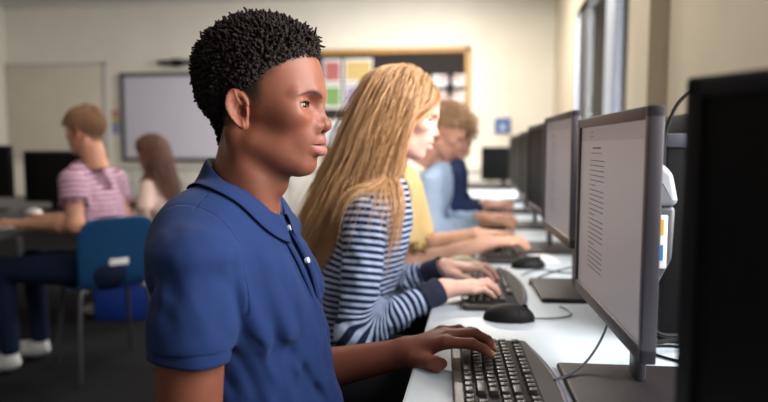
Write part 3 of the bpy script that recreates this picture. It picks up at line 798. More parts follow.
def clothed(b, o, yaw, lean, zs, arms, sleeve_to, shirt_mat, skincol, M_skin, w=.150, dep=.10, r_sl=(.050, .046, .034), r_arm=(.040, .036, .036, .024), cuffs=None, h=.005, stripe=None, hip=.155,
            hand_s=.95, legs=True, leg_mat=None, name='shirt', wr=.005, neckr=.05, neck=None, arm_h=.003, neckcut=True):
    """arms: list of (side, S, E, W, hand matrix). sleeve_to in 0..2: 1 = elbow, 2 = wrist. All in the person's own space"""
    def sl(P, S, E, W, grow=0):
        S, E, W = map(lambda v: np.asarray(v, float), (S, E, W))
        if sleeve_to <= 1:
            e = S + (E - S) * sleeve_to; ax = (e - S) / np.linalg.norm(e - S)
            d = cap(P, S, e + ax * .03, r_sl[0], r_sl[1] + .004); d = smax(d, (P - e.astype(f4)) @ ax.astype(f4), .004)
            return smax(d, -cap(P, e - ax * .012, e + ax * .05, r_sl[1] - .001), .002)
        t = sleeve_to - 1; w2 = E + (W - E) * t
        d = smin(cap(P, S, E, r_sl[0], r_sl[1]), chain(P, [E, E + (w2 - E) * .5, w2], [r_sl[1], (r_sl[1] + r_sl[2]) / 2, r_sl[2]], .02), .03)
        wv = wr * noise(P * np.array((1, 1, 1), f4), 26) + wr * .5 * noise(P, 60)
        ax = (w2 - E) / np.linalg.norm(w2 - E)
        return smax(d + wv, (P - w2.astype(f4)) @ ax.astype(f4), .004)
    T = lambda P: torso_sdf(P, (0, 0), yaw, lean, zs, w, dep, hip)
    def shirt(P):
        d = T(P) + (wr * 1.1 * noise(P * np.array((1, 1, .45), f4), 20) + wr * .6 * noise(P * np.array((1, 1, .7), f4), 48))
        for (sd, S, E, W, HM) in arms:
            d = smin(d, sl(P, S, E, W), .035)
        if neck is not None: d = smax(d, -cap(P, neck[0], neck[1], neckr + .004, neckr + .012), .005)
        return d
    pts = [(0, 0)]
    lo = np.min([np.minimum(np.minimum(S, E), W) for _, S, E, W, _ in arms] + [A(-.22, -.24, .46)], 0) - .09
    hi = np.max([np.maximum(np.maximum(S, E), W) for _, S, E, W, _ in arms] + [A(.25, .24, zs + .12)], 0) + .09
    at = {}
    if stripe:
        def st(P):
            v = P[:, 2] + .10 * P[:, 0]; dt = T(P)
            for (sd, S, E, W, HM) in arms:
                S, E, W = map(lambda q: np.asarray(q, float), (S, E, W))
                da = cap(P, S, E, r_sl[0], r_sl[1]); db = cap(P, E, W, r_sl[1], r_sl[2])
                a1 = (E - S) / np.linalg.norm(E - S); a2 = (W - E) / np.linalg.norm(W - E); L1 = np.linalg.norm(E - S)
                t1 = (P - S.astype(f4)) @ a1.astype(f4); t2 = (P - E.astype(f4)) @ a2.astype(f4) + L1
                k = sstep(-.03, .03, da - db); t = t1 * (1 - k) + t2 * k
                m = np.minimum(da, db) < dt - .004
                v = np.where(m, -t * .92 + 3.007, v)
            return v
        at['st'] = st
    iso_obj(name, shirt, lo, hi, h, shirt_mat, b, attrs=at)
    for (sd, S, E, W, HM) in arms:
        J = hand_pts(HM, sd, hand_s); W2 = J['wrist']
        f = lambda P: smin(arm_sdf(P, S, E, W2, r_arm), hand_sdf(P, J, hand_s), .018)
        if sleeve_to > 1.5:
            ax = (np.asarray(W) - np.asarray(E)); ax /= np.linalg.norm(ax); Wb = np.asarray(W) - ax * .08
            g = lambda P: smax(f(P), -((P - Wb.astype(f4)) @ ax.astype(f4)), .004)
        else: g = f
        allp = np.array([W2] + [p for k, v in J.items() if k != 'wrist' for p in v] + ([] if sleeve_to > 1.5 else [np.asarray(S), np.asarray(E)]))
        lo2 = allp.min(0) - (.06 if sleeve_to <= 1.5 else .09); hi2 = allp.max(0) + (.06 if sleeve_to <= 1.5 else .09)
        nm = 'left_arm' if sd == 'L' else 'right_arm'
        if sleeve_to > 1.5: nm = 'left_hand' if sd == 'L' else 'right_hand'
        iso_obj(nm, g, lo2, hi2, arm_h, M_skin, b, col=hand_col(skincol, tuple(np.clip(np.array(skincol) * np.array((1.1, .85, .85)), 0, 1)), tuple(np.clip(np.array(skincol) * 1.15, 0, 1)), J))
        if cuffs is not None:
            W_, E_ = np.asarray(W, float), np.asarray(E, float); ax = (W_ - E_) / np.linalg.norm(W_ - E_)
            cf = lambda P: smax(smax(cap(P, W_ - ax * .06, W_ + ax * .02, r_sl[2] + .004, r_sl[2] - .001) + .002 * noise(P, 60), np.maximum((P - (W_ + ax * .012).astype(f4)) @ ax.astype(f4), -((P - (W_ - ax * .045).astype(f4)) @ ax.astype(f4))), .004),
                                 -cap(P, W_, W_ + ax * .05, r_sl[2] - .006), .002)
            iso_obj('cuff', cf, W_ - .09, W_ + .09, .003, cuffs, b)
    return T
def seat_legs(b, yaw, hip_z=.53, mat_=None, fwd=.42, shoe=None, h=.010, sp=.09, knee=None):
    R = Matrix.Rotation(math.radians(yaw), 4, 'Z')
    leg = lambda P: smin(smin(cap(mir(P), (.0, sp, hip_z), (fwd, sp + .02, hip_z - .01), .085, .062), cap(mir(P), (fwd, sp + .02, hip_z - .01), (fwd - .02, sp + .02, .12), .058, .044), .03), ell(P, (-.02, 0, hip_z), (.13, .165, .11)), .05)
    iso_obj('trousers', leg, (-.17, -.22, .05), (fwd + .12, .22, .68), h, mat_, b, M=R)
    for s in (-1, 1):
        y = s * (sp + .02)
        sh = lambda P: smax(smin(ell(P, (fwd + .05, y, .045), (.12, .043, .042)), ell(P, (fwd - .015, y, .075), (.045, .038, .05)), .03), -(P[:, 2] - .002), .004)
        iso_obj('shoe', sh, (fwd - .12, y - .07, -.02), (fwd + .21, y + .07, .15), .007, shoe, b, M=R)
GF = {}
def girl_flow(M, part_y=0.0):
    return None
# ------------------------------------------------------------- the blonde student in the striped top
def long_hair(b, MH, torso, hp, n, steps, step, col, material, rad, seed, grav2=(-.10, 0, -1), xmax=.052, off=(.004, .022), zfront=.060, gvar=0, sc_=1.0, tz=-1, keep=.6):
    X, Nn = scalp_points(n, lambda X: (X[:, 2] > np.interp(X[:, 0], [-.09, -.05, -.02, .02, .05, .08, .10], [-.06, -.055, .0, .015, .045, zfront - .006, zfront])), hp, seed=seed, jitter=.015)
    XW = xf(MH, X); NW = np.array([(Matrix(MH).to_3x3().normalized() @ Vector(v))[:] for v in Nn])
    hf = inv_sdf(lambda P: head_sdf(P, hp, False, False), MH)
    body = lambda P: np.minimum(hf(P), torso(P))
    g = np.random.default_rng(seed)
    side = np.where(X[:, 1] > .004, 1., -1.); 
    up = np.clip((X[:, 2] - .03) / .09, 0, 1)
    # combed from the parting to the side and back
    D0L = np.stack([-.55 - .3 * up + 0 * side, side * (.5 + .5 * up), -.45 + 0 * up], 1)
    back = X[:, 0] < -.04
    D0L[back] = np.stack([-.6 + 0 * up[back], side[back] * .35, -.6 + 0 * up[back]], 1)
    D0 = np.array([(Matrix(MH).to_3x3().normalized() @ Vector(v))[:] for v in D0L]) + NW * .25
    offv = g.uniform(off[0], off[1], len(X)) * (.5 + .5 * up) + .006 * up
    FW, LF = [np.array((Matrix(MH).to_3x3().normalized() @ Vector(v))[:]) * A(1, 1, 0) for v in ((1, 0, 0), (0, 1, 0))]
    MI = np.array(Matrix(MH).inverted()); gj = g.uniform(-1, 1, len(X)) * gvar
    def grav(P, i):
        q = P @ MI[:3, :3].T + MI[:3, 3]
        gv = np.tile(np.array(grav2, float), (len(P), 1))
        gv[:, 0] += gj
        fr = np.clip((q[:, 0] - xmax) / .02, 0, 1) * (q[:, 2] < .06) * (q[:, 2] > -.16)
        gv -= fr[:, None] * 1.6 * FW
        out = np.clip((.055 - np.abs(q[:, 1])) / .055, 0, 1) * (q[:, 0] > -.02) * (q[:, 2] > -.2) * .9
        gv += (side * out)[:, None] * LF
        return gv / np.linalg.norm(gv, axis=1)[:, None]
    stp = step * g.uniform(.86, 1.06, len(X))
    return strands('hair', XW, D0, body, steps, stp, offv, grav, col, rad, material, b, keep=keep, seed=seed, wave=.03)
def build_girl():
    o = A(-.385, 1.64, 0)
    b = empty('person', o, 0, 'person with long blonde hair in a navy and white striped top, typing', 'person')
    MH = place((.170, 0, 1.215), 4, 11, 0, .98)
    scol = (.72, .44, .36)
    iso_obj('head', lambda P: head_sdf(P, GIRLP), (-.13, -.11, -.19), (.14, .11, .14), .0022, M_fair, b, M=MH, col=skin_col(scol, (.64, .36, .31), (.46, .30, .19)))
    make_eyes(b, MH, (.08, .12, .18), (0, .25))
    L = lambda p: A(*p) - o
    RS, RE, RW = L((-.270, 1.495, .962)), L((-.285, 1.435, .690)), L((-.105, 1.545, .774))
    LS, LE, LW = L((-.292, 1.785, .962)), L((-.27, 1.87, .700)), L((-.115, 1.80, .782))
    RH = Matrix.Translation(L((-.095, 1.550, .779))) @ Euler((0, math.radians(3), math.radians(22))).to_matrix().to_4x4()
    LH = Matrix.Translation(L((-.105, 1.805, .785))) @ Euler((0, math.radians(3), math.radians(-12))).to_matrix().to_4x4()
    T = clothed(b, (0, 0), 0, .125, .975, [('R', RS, RE, RW, RH), ('L', LS, LE, LW, LH)], 1.93, M_stripe, scol, M_fair, w=.150, dep=.100, cuffs=M_navycuff, h=.0042, stripe=True,
                r_sl=(.048, .047, .033), r_arm=(.038, .034, .034, .0225), hand_s=.93, neck=(A(.11, 0, .98), A(.14, 0, 1.10)), neckr=.047, wr=.006, arm_h=.0022)
    seat_legs(b, 0, .53, M_darkcloth, .40, M_shoe_dark)
    body = lambda P: np.minimum(np.minimum(T(P), cap(P, RS, RE, .054, .05)), cap(P, LS, LE, .054, .05))
    long_hair(b, MH, body, GIRLP, 9500, 25, .0182, ((.34, .17, .065), (.80, .49, .26)), M_hairblonde, .00095, 11, grav2=(-.37, 0, -1), gvar=.15)
    return b

# ------------------------------------------------------------- the room
XL, XR, YB, YF, ZC = -6.45, .85, 8.0, -2.6, 3.03
def struct(name, mb, m, **kw): return mb.build(name, m, None, smooth=False, kind='structure', **kw)
struct('floor', MB().box((XL - .1, YF - .1, -.1), (XR + .25, YB + .1, 0)), M_floor)
struct('ceiling', MB().box((XL - .1, YF - .1, ZC), (XR + .25, YB + .1, ZC + .1)), M_ceil)
struct('wall_back', MB().box((XL - .1, YB, 0), (XR + .25, YB + .12, ZC)), M_wall)
struct('wall_front', MB().box((XL - .1, YF - .12, 0), (XR + .25, YF, ZC)), M_wall)
struct('wall_left', MB().box((XL - .12, YF, 0), (XL, YB, ZC)), M_wall)
WIN = [(-1.9, 1.84, .98, 2.60), (4.05, 6.3, 1.02, 2.36)]
w = MB(); y0 = YF
for (a, b_, z0, z1) in WIN:
    w.box((XR, y0, 0), (XR + .08, a, ZC)); w.box((XR, a, 0), (XR + .08, b_, z0)); w.box((XR, a, z1), (XR + .08, b_, ZC)); y0 = b_
w.box((XR, y0, 0), (XR + .08, YB, ZC))
w.box((.762, 3.19, 0), (XR, 3.47, ZC))
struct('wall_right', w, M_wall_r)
for i, (a, b_, z0, z1) in enumerate(WIN):
    f = MB(); t = .05; x0, x1 = XR + .012, XR + .07
    f.box((x0, a, z0), (x1, a + t, z1), .004); f.box((x0, b_ - t, z0), (x1, b_, z1), .004)
    f.box((x0, a, z0), (x1, b_, z0 + t), .004); f.box((x0, a, z1 - t), (x1, b_, z1), .004)
    cuts = [a + (b_ - a) * k / 3 for k in (1, 2)] if i == 0 else []
    for c in cuts: f.box((x0, c - .035, z0), (x1, c + .035, z1), .004)
    wo = f.build('window_%d' % (i + 1), M_frame_white, None, smooth=False, kind='structure')
    if i == 1:
        MB().box((XR - .012, 4.42, z0 + .02), (XR + .05, 4.72, z1 - .02), .01).build('shutter_panel', M_frame_white, wo)
        MB().box((XR - .012, 5.56, z0), (XR + .06, 5.98, z1), .006).box((XR - .012, 4.72, z1 - .09), (XR + .06, 6.0, z1), .004).build('dark_sash', M_frame_dark, wo)
    MB().box((x0 + .006, a + t, z0 + t), (x0 + .012, b_ - t, z1 - t)).build('pane', M_glass, wo, smooth=False)
    MB().box((XR - .05, a - .04, z0 - .03), (XR + .08, b_ + .04, z0), .006).build('sill', M_frame_white, wo)
struct('baseboard_back', MB().box((XL, YB - .02, 0), (XR, YB, .12), .004), M_cab)
struct('baseboard_left', MB().box((XL, YF, 0), (XL + .02, YB, .12), .004), M_cab)
struct('trim_1', MB().box((XL, YB - .035, ZC - .07), (XR, YB, ZC), .008), M_ceil)
# whiteboard
t = empty('whiteboard', (-5.72, YB, 0), 0, 'plain whiteboard with a pale frame at the far left of the back wall', 'whiteboard')
MB().box((-.72, -.025, 1.0), (.72, -.012, 2.22), .002).build('board', M_board_white, t)
f = MB()
for (a, c) in (((-.75, -.04, 2.20), (.75, -.002, 2.24)), ((-.75, -.04, .98), (.75, -.002, 1.02)), ((-.75, -.04, .98), (-.715, -.002, 2.24)), ((.715, -.04, .98), (.75, -.002, 2.24))): f.box(a, c, .004)
f.build('frame', M_alu, t); MB().box((-.5, -.09, .97), (.5, -.012, .985), .003).build('pen_tray', M_alu, t)
# interactive screen
t = empty('interactive_screen', (-3.78, YB, 0), 0, 'large dark-framed screen glowing pale lilac behind the blue shirted student', 'screen')
MB().box((-.92, -.055, .97), (.92, -.035, 2.05), .002).build('display', M_projected, t)
f = MB()
for (a, c) in (((-.965, -.07, 2.04), (.965, -.002, 2.09)), ((-.965, -.07, .925), (.965, -.002, .975)), ((-.965, -.07, .925), (-.915, -.002, 2.09)), ((.915, -.07, .925), (.965, -.002, 2.09))): f.box(a, c, .008)
f.build('frame', M_screenframe, t)
t = empty('projector_arm', (-3.95, YB, 0), 0, 'black wall bar mounted above the large pale screen', 'wall bracket')
MB().box((-.24, -.12, 2.185), (.42, -.002, 2.235), .012).build('bar', M_black, t); MB().box((-.06, -.07, 2.16), (.06, 0, 2.26), .006).build('wall_plate', M_black, t)
# rainbow chart
t = empty('wall_chart', (-4.86, YB, 0), 0, 'small chart of coloured strips between the whiteboard and the screen', 'poster')
MB().box((-.075, -.006, 1.25), (.075, -.001, 1.62)).build('sheet', M_paper, t)
cs = [(.55, .08, .06), (.60, .28, .05), (.62, .50, .08), (.12, .35, .15), (.10, .20, .50), (.25, .12, .40)]
for k, c in enumerate(cs): MB().box((-.05, -.009, 1.56 - k * .052), (.05, -.0055, 1.602 - k * .052), .001).build('coloured_strip', flat('strip_%d' % k, c), t)
# pinboard
t = empty('pinboard', (-1.15, YB, 0), 0, 'dark pinboard in an oak frame behind the blonde student', 'pinboard')
MB().box((-.98, -.03, 1.08), (.96, -.012, 2.30)).build('felt', M_felt, t)
f = MB()
for (a, c) in (((-1.02, -.05, 2.27), (1.0, -.002, 2.335)), ((-1.02, -.05, 1.03), (1.0, -.002, 1.095)), ((-1.02, -.05, 1.03), (-.955, -.002, 2.335)), ((.935, -.05, 1.03), (1.0, -.002, 2.335))): f.box(a, c, .008)
f.build('frame', M_oak, t)
def poster(x0, x1, z0, z1, c, name, label, grp, band=None):
    t = empty(name, ((x0 + x1) / 2, YB - .031, 0), 0, label, 'poster', grp); w2 = (x1 - x0) / 2
    MB().box((-w2, -.004, z0), (w2, 0, z1)).build('sheet', M_paper, t)
    m = flat('print_' + name, c)
    MB().box((-w2 + .02, -.0055, z0 + .03), (w2 - .02, -.0035, z1 - .03)).build('print', m, t)
    return t
G = 'posters on the pinboard'
poster(-1.99, -1.755, 1.915, 2.215, (.38, .12, .12), 'poster', 'red poster at the upper left of the pinboard', G)
poster(-1.72, -1.36, 1.915, 2.215, (.50, .37, .15), 'poster', 'yellow poster on the pinboard beside the red one', G)
poster(-1.99, -1.755, 1.60, 1.90, (.17, .30, .10), 'poster', 'green poster on the pinboard under the red one', G)
poster(-1.72, -1.36, 1.60, 1.90, (.30, .26, .42), 'poster', 'purple poster on the pinboard under the yellow one', G)
poster(-2.0, -1.77, 1.14, 1.46, (.50, .55, .62), 'poster', 'pale blue sheet at the lower left of the pinboard', G)
poster(-1.75, -1.62, 1.14, 1.46, (.66, .58, .30), 'poster', 'narrow cream sheet low on the pinboard', G)
for k, (x0, x1, z0, z1, wd) in enumerate([(-.50, -.37, 1.86, 2.0, 'upper left of the four'), (-.33, -.20, 1.86, 2.0, 'upper right of the four'), (-.50, -.37, 1.66, 1.80, 'lower left of the four'), (-.33, -.20, 1.66, 1.80, 'lower right of the four')]):
    o = poster(x0 - .11, x1 + .02, z0, z1, (.55, .55, .60), 'paper_sheet', 'small white sheet at the right end of the pinboard, ' + wd, 'white sheets on the pinboard')
    MB().box((-.05, -.0075, z1 - .05), (.05, -.0052, z1 - .02)).build('heading_band', flat('band', (.35, .10, .06)), o)
# small picture
t = empty('framed_picture', (.245, YB, 0), 0, 'small blue picture hanging on the pale wall right of the pinboard', 'picture')
MB().box((-.10, -.02, 1.28), (.10, -.001, 1.475), .004).build('frame', flat('pic_frame', (.30, .34, .42)), t)
MB().box((-.085, -.023, 1.295), (.085, -.019, 1.46)).build('print', flat('pic_blue', (.06, .12, .34)), t)
MB().box((-.03, -.025, 1.31), (.035, -.0225, 1.40), .004).build('printed_figure', flat('pic_pale', (.35, .45, .62)), t)
# low cupboards with a worktop along the back wall
x = -4.75; n = 0
wh = ['directly under the screen edge', 'second from the left', 'third from the left', 'fourth from the left', 'fifth from the left', 'beside the last one on the right', 'at the right end of the row']
for k in range(7):
    x0 = x + k * .69
    t = empty('low_cupboard', (x0 + .345, YB - .25, 0), 0, 'pale low cupboard against the back wall, ' + ['first from the left', 'second from the left', 'third from the left', 'middle one of the seven', 'third from the right', 'second from the right', 'first from the right'][k], 'cupboard', 'low cupboards along the back wall')
    MB().box((-.343, -.22, 0), (.343, .225, .83), .003).build('body', M_cab, t)
    for s in (-1, 1):
        d = MB().box((min(s * .004, s * .336), -.242, .07), (max(s * .004, s * .336), -.221, .81), .004).build('door', M_cab, t)
        MB().box((s * .05 - .006, -.262, .60), (s * .05 + .006, -.243, .72), .004).build('handle', M_alu, d)
tag(MB().box((-4.78, YB - .50, .832), (.10, YB - .005, .868), .006).build('worktop', M_cab), 'long pale worktop over the low cupboards at the back wall', 'worktop')

# ------------------------------------------------------------- desks, computers and the small things on them
def school_chair(x, y, rz, label):
    t = empty('school_chair', (x, y, 0), math.radians(rz), label, 'chair', 'blue classroom chairs')
    pf = catmull([A(.215, 0, .425), A(.17, 0, .440), A(0, 0, .432), A(-.14, 0, .438), A(-.195, 0, .475), A(-.215, 0, .56), A(-.235, 0, .68), A(-.262, 0, .80)], 5)
    n = len(pf); m = 13; V = []
    for i, p in enumerate(pf):
        u = i / (n - 1)
        wd = np.interp(u, [0, .1, .4, .52, .62, .9, 1], [.175, .195, .20, .17, .175, .185, .165])
        for j in range(m):
            s = (j / (m - 1)) * 2 - 1; k = abs(s) ** 2.5
            q = p + A(0, s * wd, 0)
            if u < .5: q = q + A(0, 0, .018 * k)
            else: q = q + A(.028 * k, 0, 0)
            if u > .93: q = q - A(0, 0, .03 * abs(s) ** 5)
            V.append(q)
    Q = [(i * m + j, i * m + j + 1, (i + 1) * m + j + 1, (i + 1) * m + j) for i in range(n - 1) for j in range(m - 1)]
    sp = int(n * .50)
    def piece(nm, r0, r1):
        idx = [q for q in Q if r0 <= q[0] // m < r1]; Vn = np.array(V)
        o = link(nm, mesh_np(nm, Vn, np.array(idx)), M_blue, t)
        bm = bmesh.new(); bm.from_mesh(o.data); bmesh.ops.delete(bm, geom=[v for v in bm.verts if not v.link_faces], context='VERTS'); bm.to_mesh(o.data); bm.free()
        md = o.modifiers.new('t', 'SOLIDIFY'); md.thickness = .008; md.offset = 0
        md = o.modifiers.new('s', 'SUBSURF'); md.levels = md.render_levels = 1
        return o
    piece('seat', 0, sp); bk = piece('backrest', sp, n)
    MB().box((-.226, -.045, .560), (-.2170, .045, .592), .003).build('maker_plate', M_paper, bk)
    for s in (-1, 1):
        for k in (1, -1):
            MB().tube([(.15 * k + .0, s * .13, .43), (.155 * k, s * .16, .40), (.20 * k - .01, s * .19, .015)], .011, 10).build('leg', M_metal, t)
    return t
def monitor(x, y, zc, rz, label, lit=True, base=True, rear=True, black=False):
    """panel faces local -x, width along y"""
    t = empty('computer_monitor', (x, y, .742), math.radians(rz), label, 'monitor', 'computer monitors on the long desk')
    z0 = zc - .166 - .742; z1 = z0 + .332; W = .226
    bz = M_black if black else M_bezel
    fr = MB(); b = .017
    fr.box((-.014, -W, z0), (.006, W, z0 + .022), .003); fr.box((-.014, -W, z1 - b), (.006, W, z1), .003)
    fr.box((-.014, -W, z0), (.006, -W + b, z1), .003); fr.box((-.014, W - b, z0), (.006, W, z1), .003)
    fr.build('bezel', bz, t)
    s = MB().box((-.009, -W + b, z0 + .020), (.004, W - b, z1 - b)).build('screen', M_screen if lit else M_blackgloss, t)
    if lit: s.data.transform(Matrix.Translation((0, 0, -z0))); s.location.z = z0
    sh = MB().prism([(-W + .025, z0 + .025), (W - .025, z0 + .025), (W - .025, z1 - .025), (-W + .025, z1 - .025)], .0, .007, .003, M=Matrix(((0, 0, 1, .005), (1, 0, 0, 0), (0, 1, 0, 0), (0, 0, 0, 1))), top_scale=.86)
    sh.build('back_shell', bz, t)
    if lit:
        g = random.Random(int(y * 100)); tx = MB(); tt = MB(); th = MB()
        yl = .128; z = z1 - .075
        MBx = []
        def word_line(mb, y0, y1, z, h, full):
            yy = y0
            while yy > y1:
                wl = g.uniform(.006, .020); e = max(yy - wl, y1)
                mb.box((-.0097, e, z), (-.0088, yy, z + h)); yy = e - .0035
                if not full and g.random() < .2: break
        word_line(th, yl, yl - .018, z1 - .027, .0014, 1); word_line(th, yl, yl - .018, z1 - .035, .0014, 1)
        word_line(tt, yl - .02, yl - .075, z1 - .056, .0030, 1)
        word_line(tx, yl - .01, yl - .085, z1 - .064, .0014, 1)
        for k in range(23):
            zz = z1 - .077 - k * .0086
            word_line(tx, yl, yl - .105 + (0 if k % 6 != 5 else .06), zz, .0014, 1)
        tx.build('screen_text', M_screentext, s, smooth=False).location.z = -z0
        th.build('page_heading', M_screentext, s, smooth=False).location.z = -z0
        tt.build('screen_title', M_screentitle, s, smooth=False).location.z = -z0
    if rear:
        zr = zc - .742
        MX = Matrix(((1, 0, 0, 0), (0, 0, 1, 0), (0, 1, 0, 0), (0, 0, 0, 1)))
        up = [(.007, zr + .108), (.016, zr + .108), (.052, zr + .078), (.060, zr + .040), (.060, zr + .030), (.007, zr + .030)]
        lo = [(.007, zr + .031), (.058, zr + .031), (.056, zr - .045), (.040, zr - .078), (.024, zr - .095), (.007, zr - .100)]
        o = MB(); o.prism(up, -.128, .128, .010, 3, M=MX); o = o.build('rear_housing', M_black if black else M_shellwhite, t)
        o2 = MB(); o2.prism(lo, -.124, .124, .008, 3, M=MX); o2 = o2.build('rear_lower_housing', M_black if black else M_shellgrey, t)
        if not black:
            pp = MB().box((.020, -.1275, zr - .058), (.046, -.122, zr + .018), .002).build('sticker_panel', M_paper, o2)
            MB().box((.026, -.1290, zr - .010), (.040, -.1270, zr + .012), .0).build('yellow_sticker', flat('sticker_yellow', (.70, .38, .02)), pp)
            MB().box((.026, -.1290, zr - .046), (.040, -.1270, zr - .024), .0).build('blue_sticker', flat('sticker_blue', (.02, .17, .50)), pp)
    zr = zc - .742; st = MB(); st.box((.040, -.024, .010), (.056, .024, zr - .050), .006); st.box((.012, -.024, zr - .11), (.056, .024, zr - .06), .010); 
    st.build('stand', M_shellgrey if not black else M_black, t)
    if base:
        MB().box((-.072, -.195, 0), (.180, .062, .012), .008, 3).build('base_plate', M_deskbase, t)
    return t
def add_text(s, size, mat_, parent, M):
    cu = bpy.data.curves.new('t', 'FONT'); cu.body = s; cu.size = size; cu.align_x = 'LEFT'; cu.align_y = 'TOP_BASELINE'; cu.resolution_u = 1
    o = bpy.data.objects.new('t', cu); COL.objects.link(o)
    dg = bpy.context.evaluated_depsgraph_get(); me = bpy.data.meshes.new_from_object(o.evaluated_get(dg), depsgraph=dg)
    bpy.data.objects.remove(o); bpy.data.curves.remove(cu); me.transform(M); return me
def key_rows():
    U = .0182; R = []
    main = [[('Esc', 1), (None, .6)] + [('F%d' % i, 1) for i in (1, 2, 3, 4)] + [(None, .47)] + [('F%d' % i, 1) for i in (5, 6, 7, 8)] + [(None, .47)] + [('F%d' % i, 1) for i in (9, 10, 11, 12)],
            [(c, 1) for c in '`1234567890-='] + [('Back', 2)], [('Tab', 1.5)] + [(c, 1) for c in 'QWERTYUIOP[]'] + [('Enter', 1.5)],
            [('Caps', 1.75)] + [(c, 1) for c in "ASDFGHJKL;'#"] + [(' ', 1.25)], [('Shift', 1.25)] + [(c, 1) for c in '\\ZXCVBNM,./'] + [('Shift', 2.75)],
            [('Ctrl', 1.25), (' ', 1.25), ('Alt', 1.25), (' ', 6.25), ('AltGr', 1.25), (' ', 1.25), (' ', 1.25), ('Ctrl', 1.25)]]
    nav = [[('Prt', 1), ('Scr', 1), ('Brk', 1)], [('Ins', 1), ('Hm', 1), ('PgU', 1)], [('Del', 1), ('End', 1), ('PgD', 1)], [], [(None, 1), ('^', 1)], [('<', 1), ('v', 1), ('>', 1)]]
    pad = [[], [('Num', 1), ('/', 1), ('*', 1), ('-', 1)], [('7', 1), ('8', 1), ('9', 1), ('+', 1)], [('4', 1), ('5', 1), ('6', 1), (' ', 1)], [('1', 1), ('2', 1), ('3', 1), ('Ent', 1)], [('0', 2), ('.', 1), (' ', 1)]]
    for r in range(6):
        for blk, x0 in ((main, 0), (nav, 15.35), (pad, 18.7)):
            x = x0
            for (s, w) in blk[r]:
                if s is not None: R.append((r, x * U, w * U, s))
                x += w
    return R, U
def keyboard(x, y, rz, label, keys=True):
    """space bar edge at local -x, numeric pad at local -y"""
    t = empty('computer_keyboard', (x, y, .742), math.radians(rz), label, 'keyboard', 'black keyboards on the long desk')
    pts = [(-.082, -.228), (-.074, -.236)] + [(.058 + .026 * math.cos((k / 12 - .5) * PI) , -.236 + .472 * k / 12) for k in range(13)] + [(-.074, .236), (-.082, .228)]
    MB().prism(pts, 0, .013, .004, 3).build('case', M_kb, t)
    rim = MB(); rim.tube([(.058 + .028 * math.cos((k / 12 - .5) * PI), -.232 + .464 * k / 12, .0085) for k in range(13)], .0048, 8); rim.build('rim', M_kbrim, t)
    MB().box((-.0665, -.226, .011), (.052, .226, .0138), .001).build('key_well', M_black, t)
    KR, U = key_rows()
    xs = [.0395, .0155, -.0027, -.0209, -.0391, -.0573]; stuffm = MB(); nk = 0
    L = []
    for (r, yo, w, s) in KR:
        yc = .2165 - yo - w / 2; L.append((xs[r], yc, w, s))
    L.sort(key=lambda k: k[1] - k[0] * .3)
    def cap_bm(mb, xc, yc, w, z0):
        hw = w / 2 - .0009; hx = U / 2 - .0009
        t_ = bmesh.new(); lo = [t_.verts.new((sx * hx, sy * hw, 0)) for sx, sy in ((-1, -1), (1, -1), (1, 1), (-1, 1))]
        up = [t_.verts.new((sx * (hx - .0022) + .0004, sy * (hw - .0022), .0088)) for sx, sy in ((-1, -1), (1, -1), (1, 1), (-1, 1))]
        t_.faces.new(lo[::-1]); t_.faces.new(up)
        for i in range(4): t_.faces.new((lo[i], lo[(i + 1) % 4], up[(i + 1) % 4], up[i]))
        bmesh.ops.bevel(t_, geom=t_.edges[:], offset=.0009, segments=2, profile=.5, affect='EDGES')
        mb._merge(t_, Matrix.Translation((xc, yc, z0)))
    for i, (xc, yc, w, s) in enumerate(L):
        if keys and i < 100:
            mb = MB(); cap_bm(mb, 0, 0, w, 0)
            if s.strip():
                sz = .0075 if len(s) == 1 else .0042
                M = Matrix.Translation((.0022 if len(s) == 1 else .002, w / 2 - .0038, .0091)) @ Matrix.Rotation(-PI / 2, 4, 'Z')
                me = add_text(s, sz, None, None, M)
                k0 = len(mb.bm.faces); mb.bm.from_mesh(me); bpy.data.meshes.remove(me); mb.bm.faces.ensure_lookup_table()
                for f in mb.bm.faces[k0:]: f.material_index = 1
            mb.build('key', [M_key, M_legend], t, angle=50).location = (xc, yc, .0125)
        else: cap_bm(stuffm, xc, yc, w, .0125); nk += 1
    if nk: stuffm.build('key_block', M_key, t, angle=50, kind='stuff')
    return t
def copy_tree(o, loc=None, rz=None, label=None):
    c = o.copy(); COL.objects.link(c)
    if loc is not None: c.location = loc
    if rz is not None: c.rotation_euler = (0, 0, math.radians(rz))
    if label: c['label'] = label
    for ch in list(o.children): copy_child(ch, c)
    return c
def copy_child(o, p):
    c = o.copy(); COL.objects.link(c); c.parent = p
    for ch in list(o.children): copy_child(ch, c)
def mouse(x, y, rz, m, label, cat='mouse'):
    t = empty('computer_mouse', (x, y, .7415), math.radians(rz), label, cat)
    f = lambda P: smax(smax(ell(P, (0, 0, .006), (.058, .033, .032)), -(P[:, 2] - .001), .003), -(np.abs(P[:, 1]) - .0005) * 0 - 1, .001) if False else smax(ell(P, (-.004, 0, .004), (.057, .033, .033)), -(P[:, 2] - .0005), .003)
    iso_obj('body', f, (-.07, -.045, -.01), (.07, .045, .05), .0025, m, t)
    for s in (-1, 1):
        g = lambda P: smax(smax(ell(P, (-.004, 0, .0048), (.0574, .0330, .0335)), s * -P[:, 1] + .0008, .001), .014 - P[:, 0], .001)
        iso_obj('button', g, (.0, -.045, .0), (.07, .045, .05), .0022, m, t)
    MB().cyl((.030, -.003, .029), (.030, .003, .029), .008, n=16).build('wheel', M_cable, t)
    return t
def cable(name, pts, r, m, label, grp=None):
    mb = MB(); mb.tube(pts, r, 8, sub=10)
    return mb.build(name, m, None, label=label, cat='cable', group=grp)

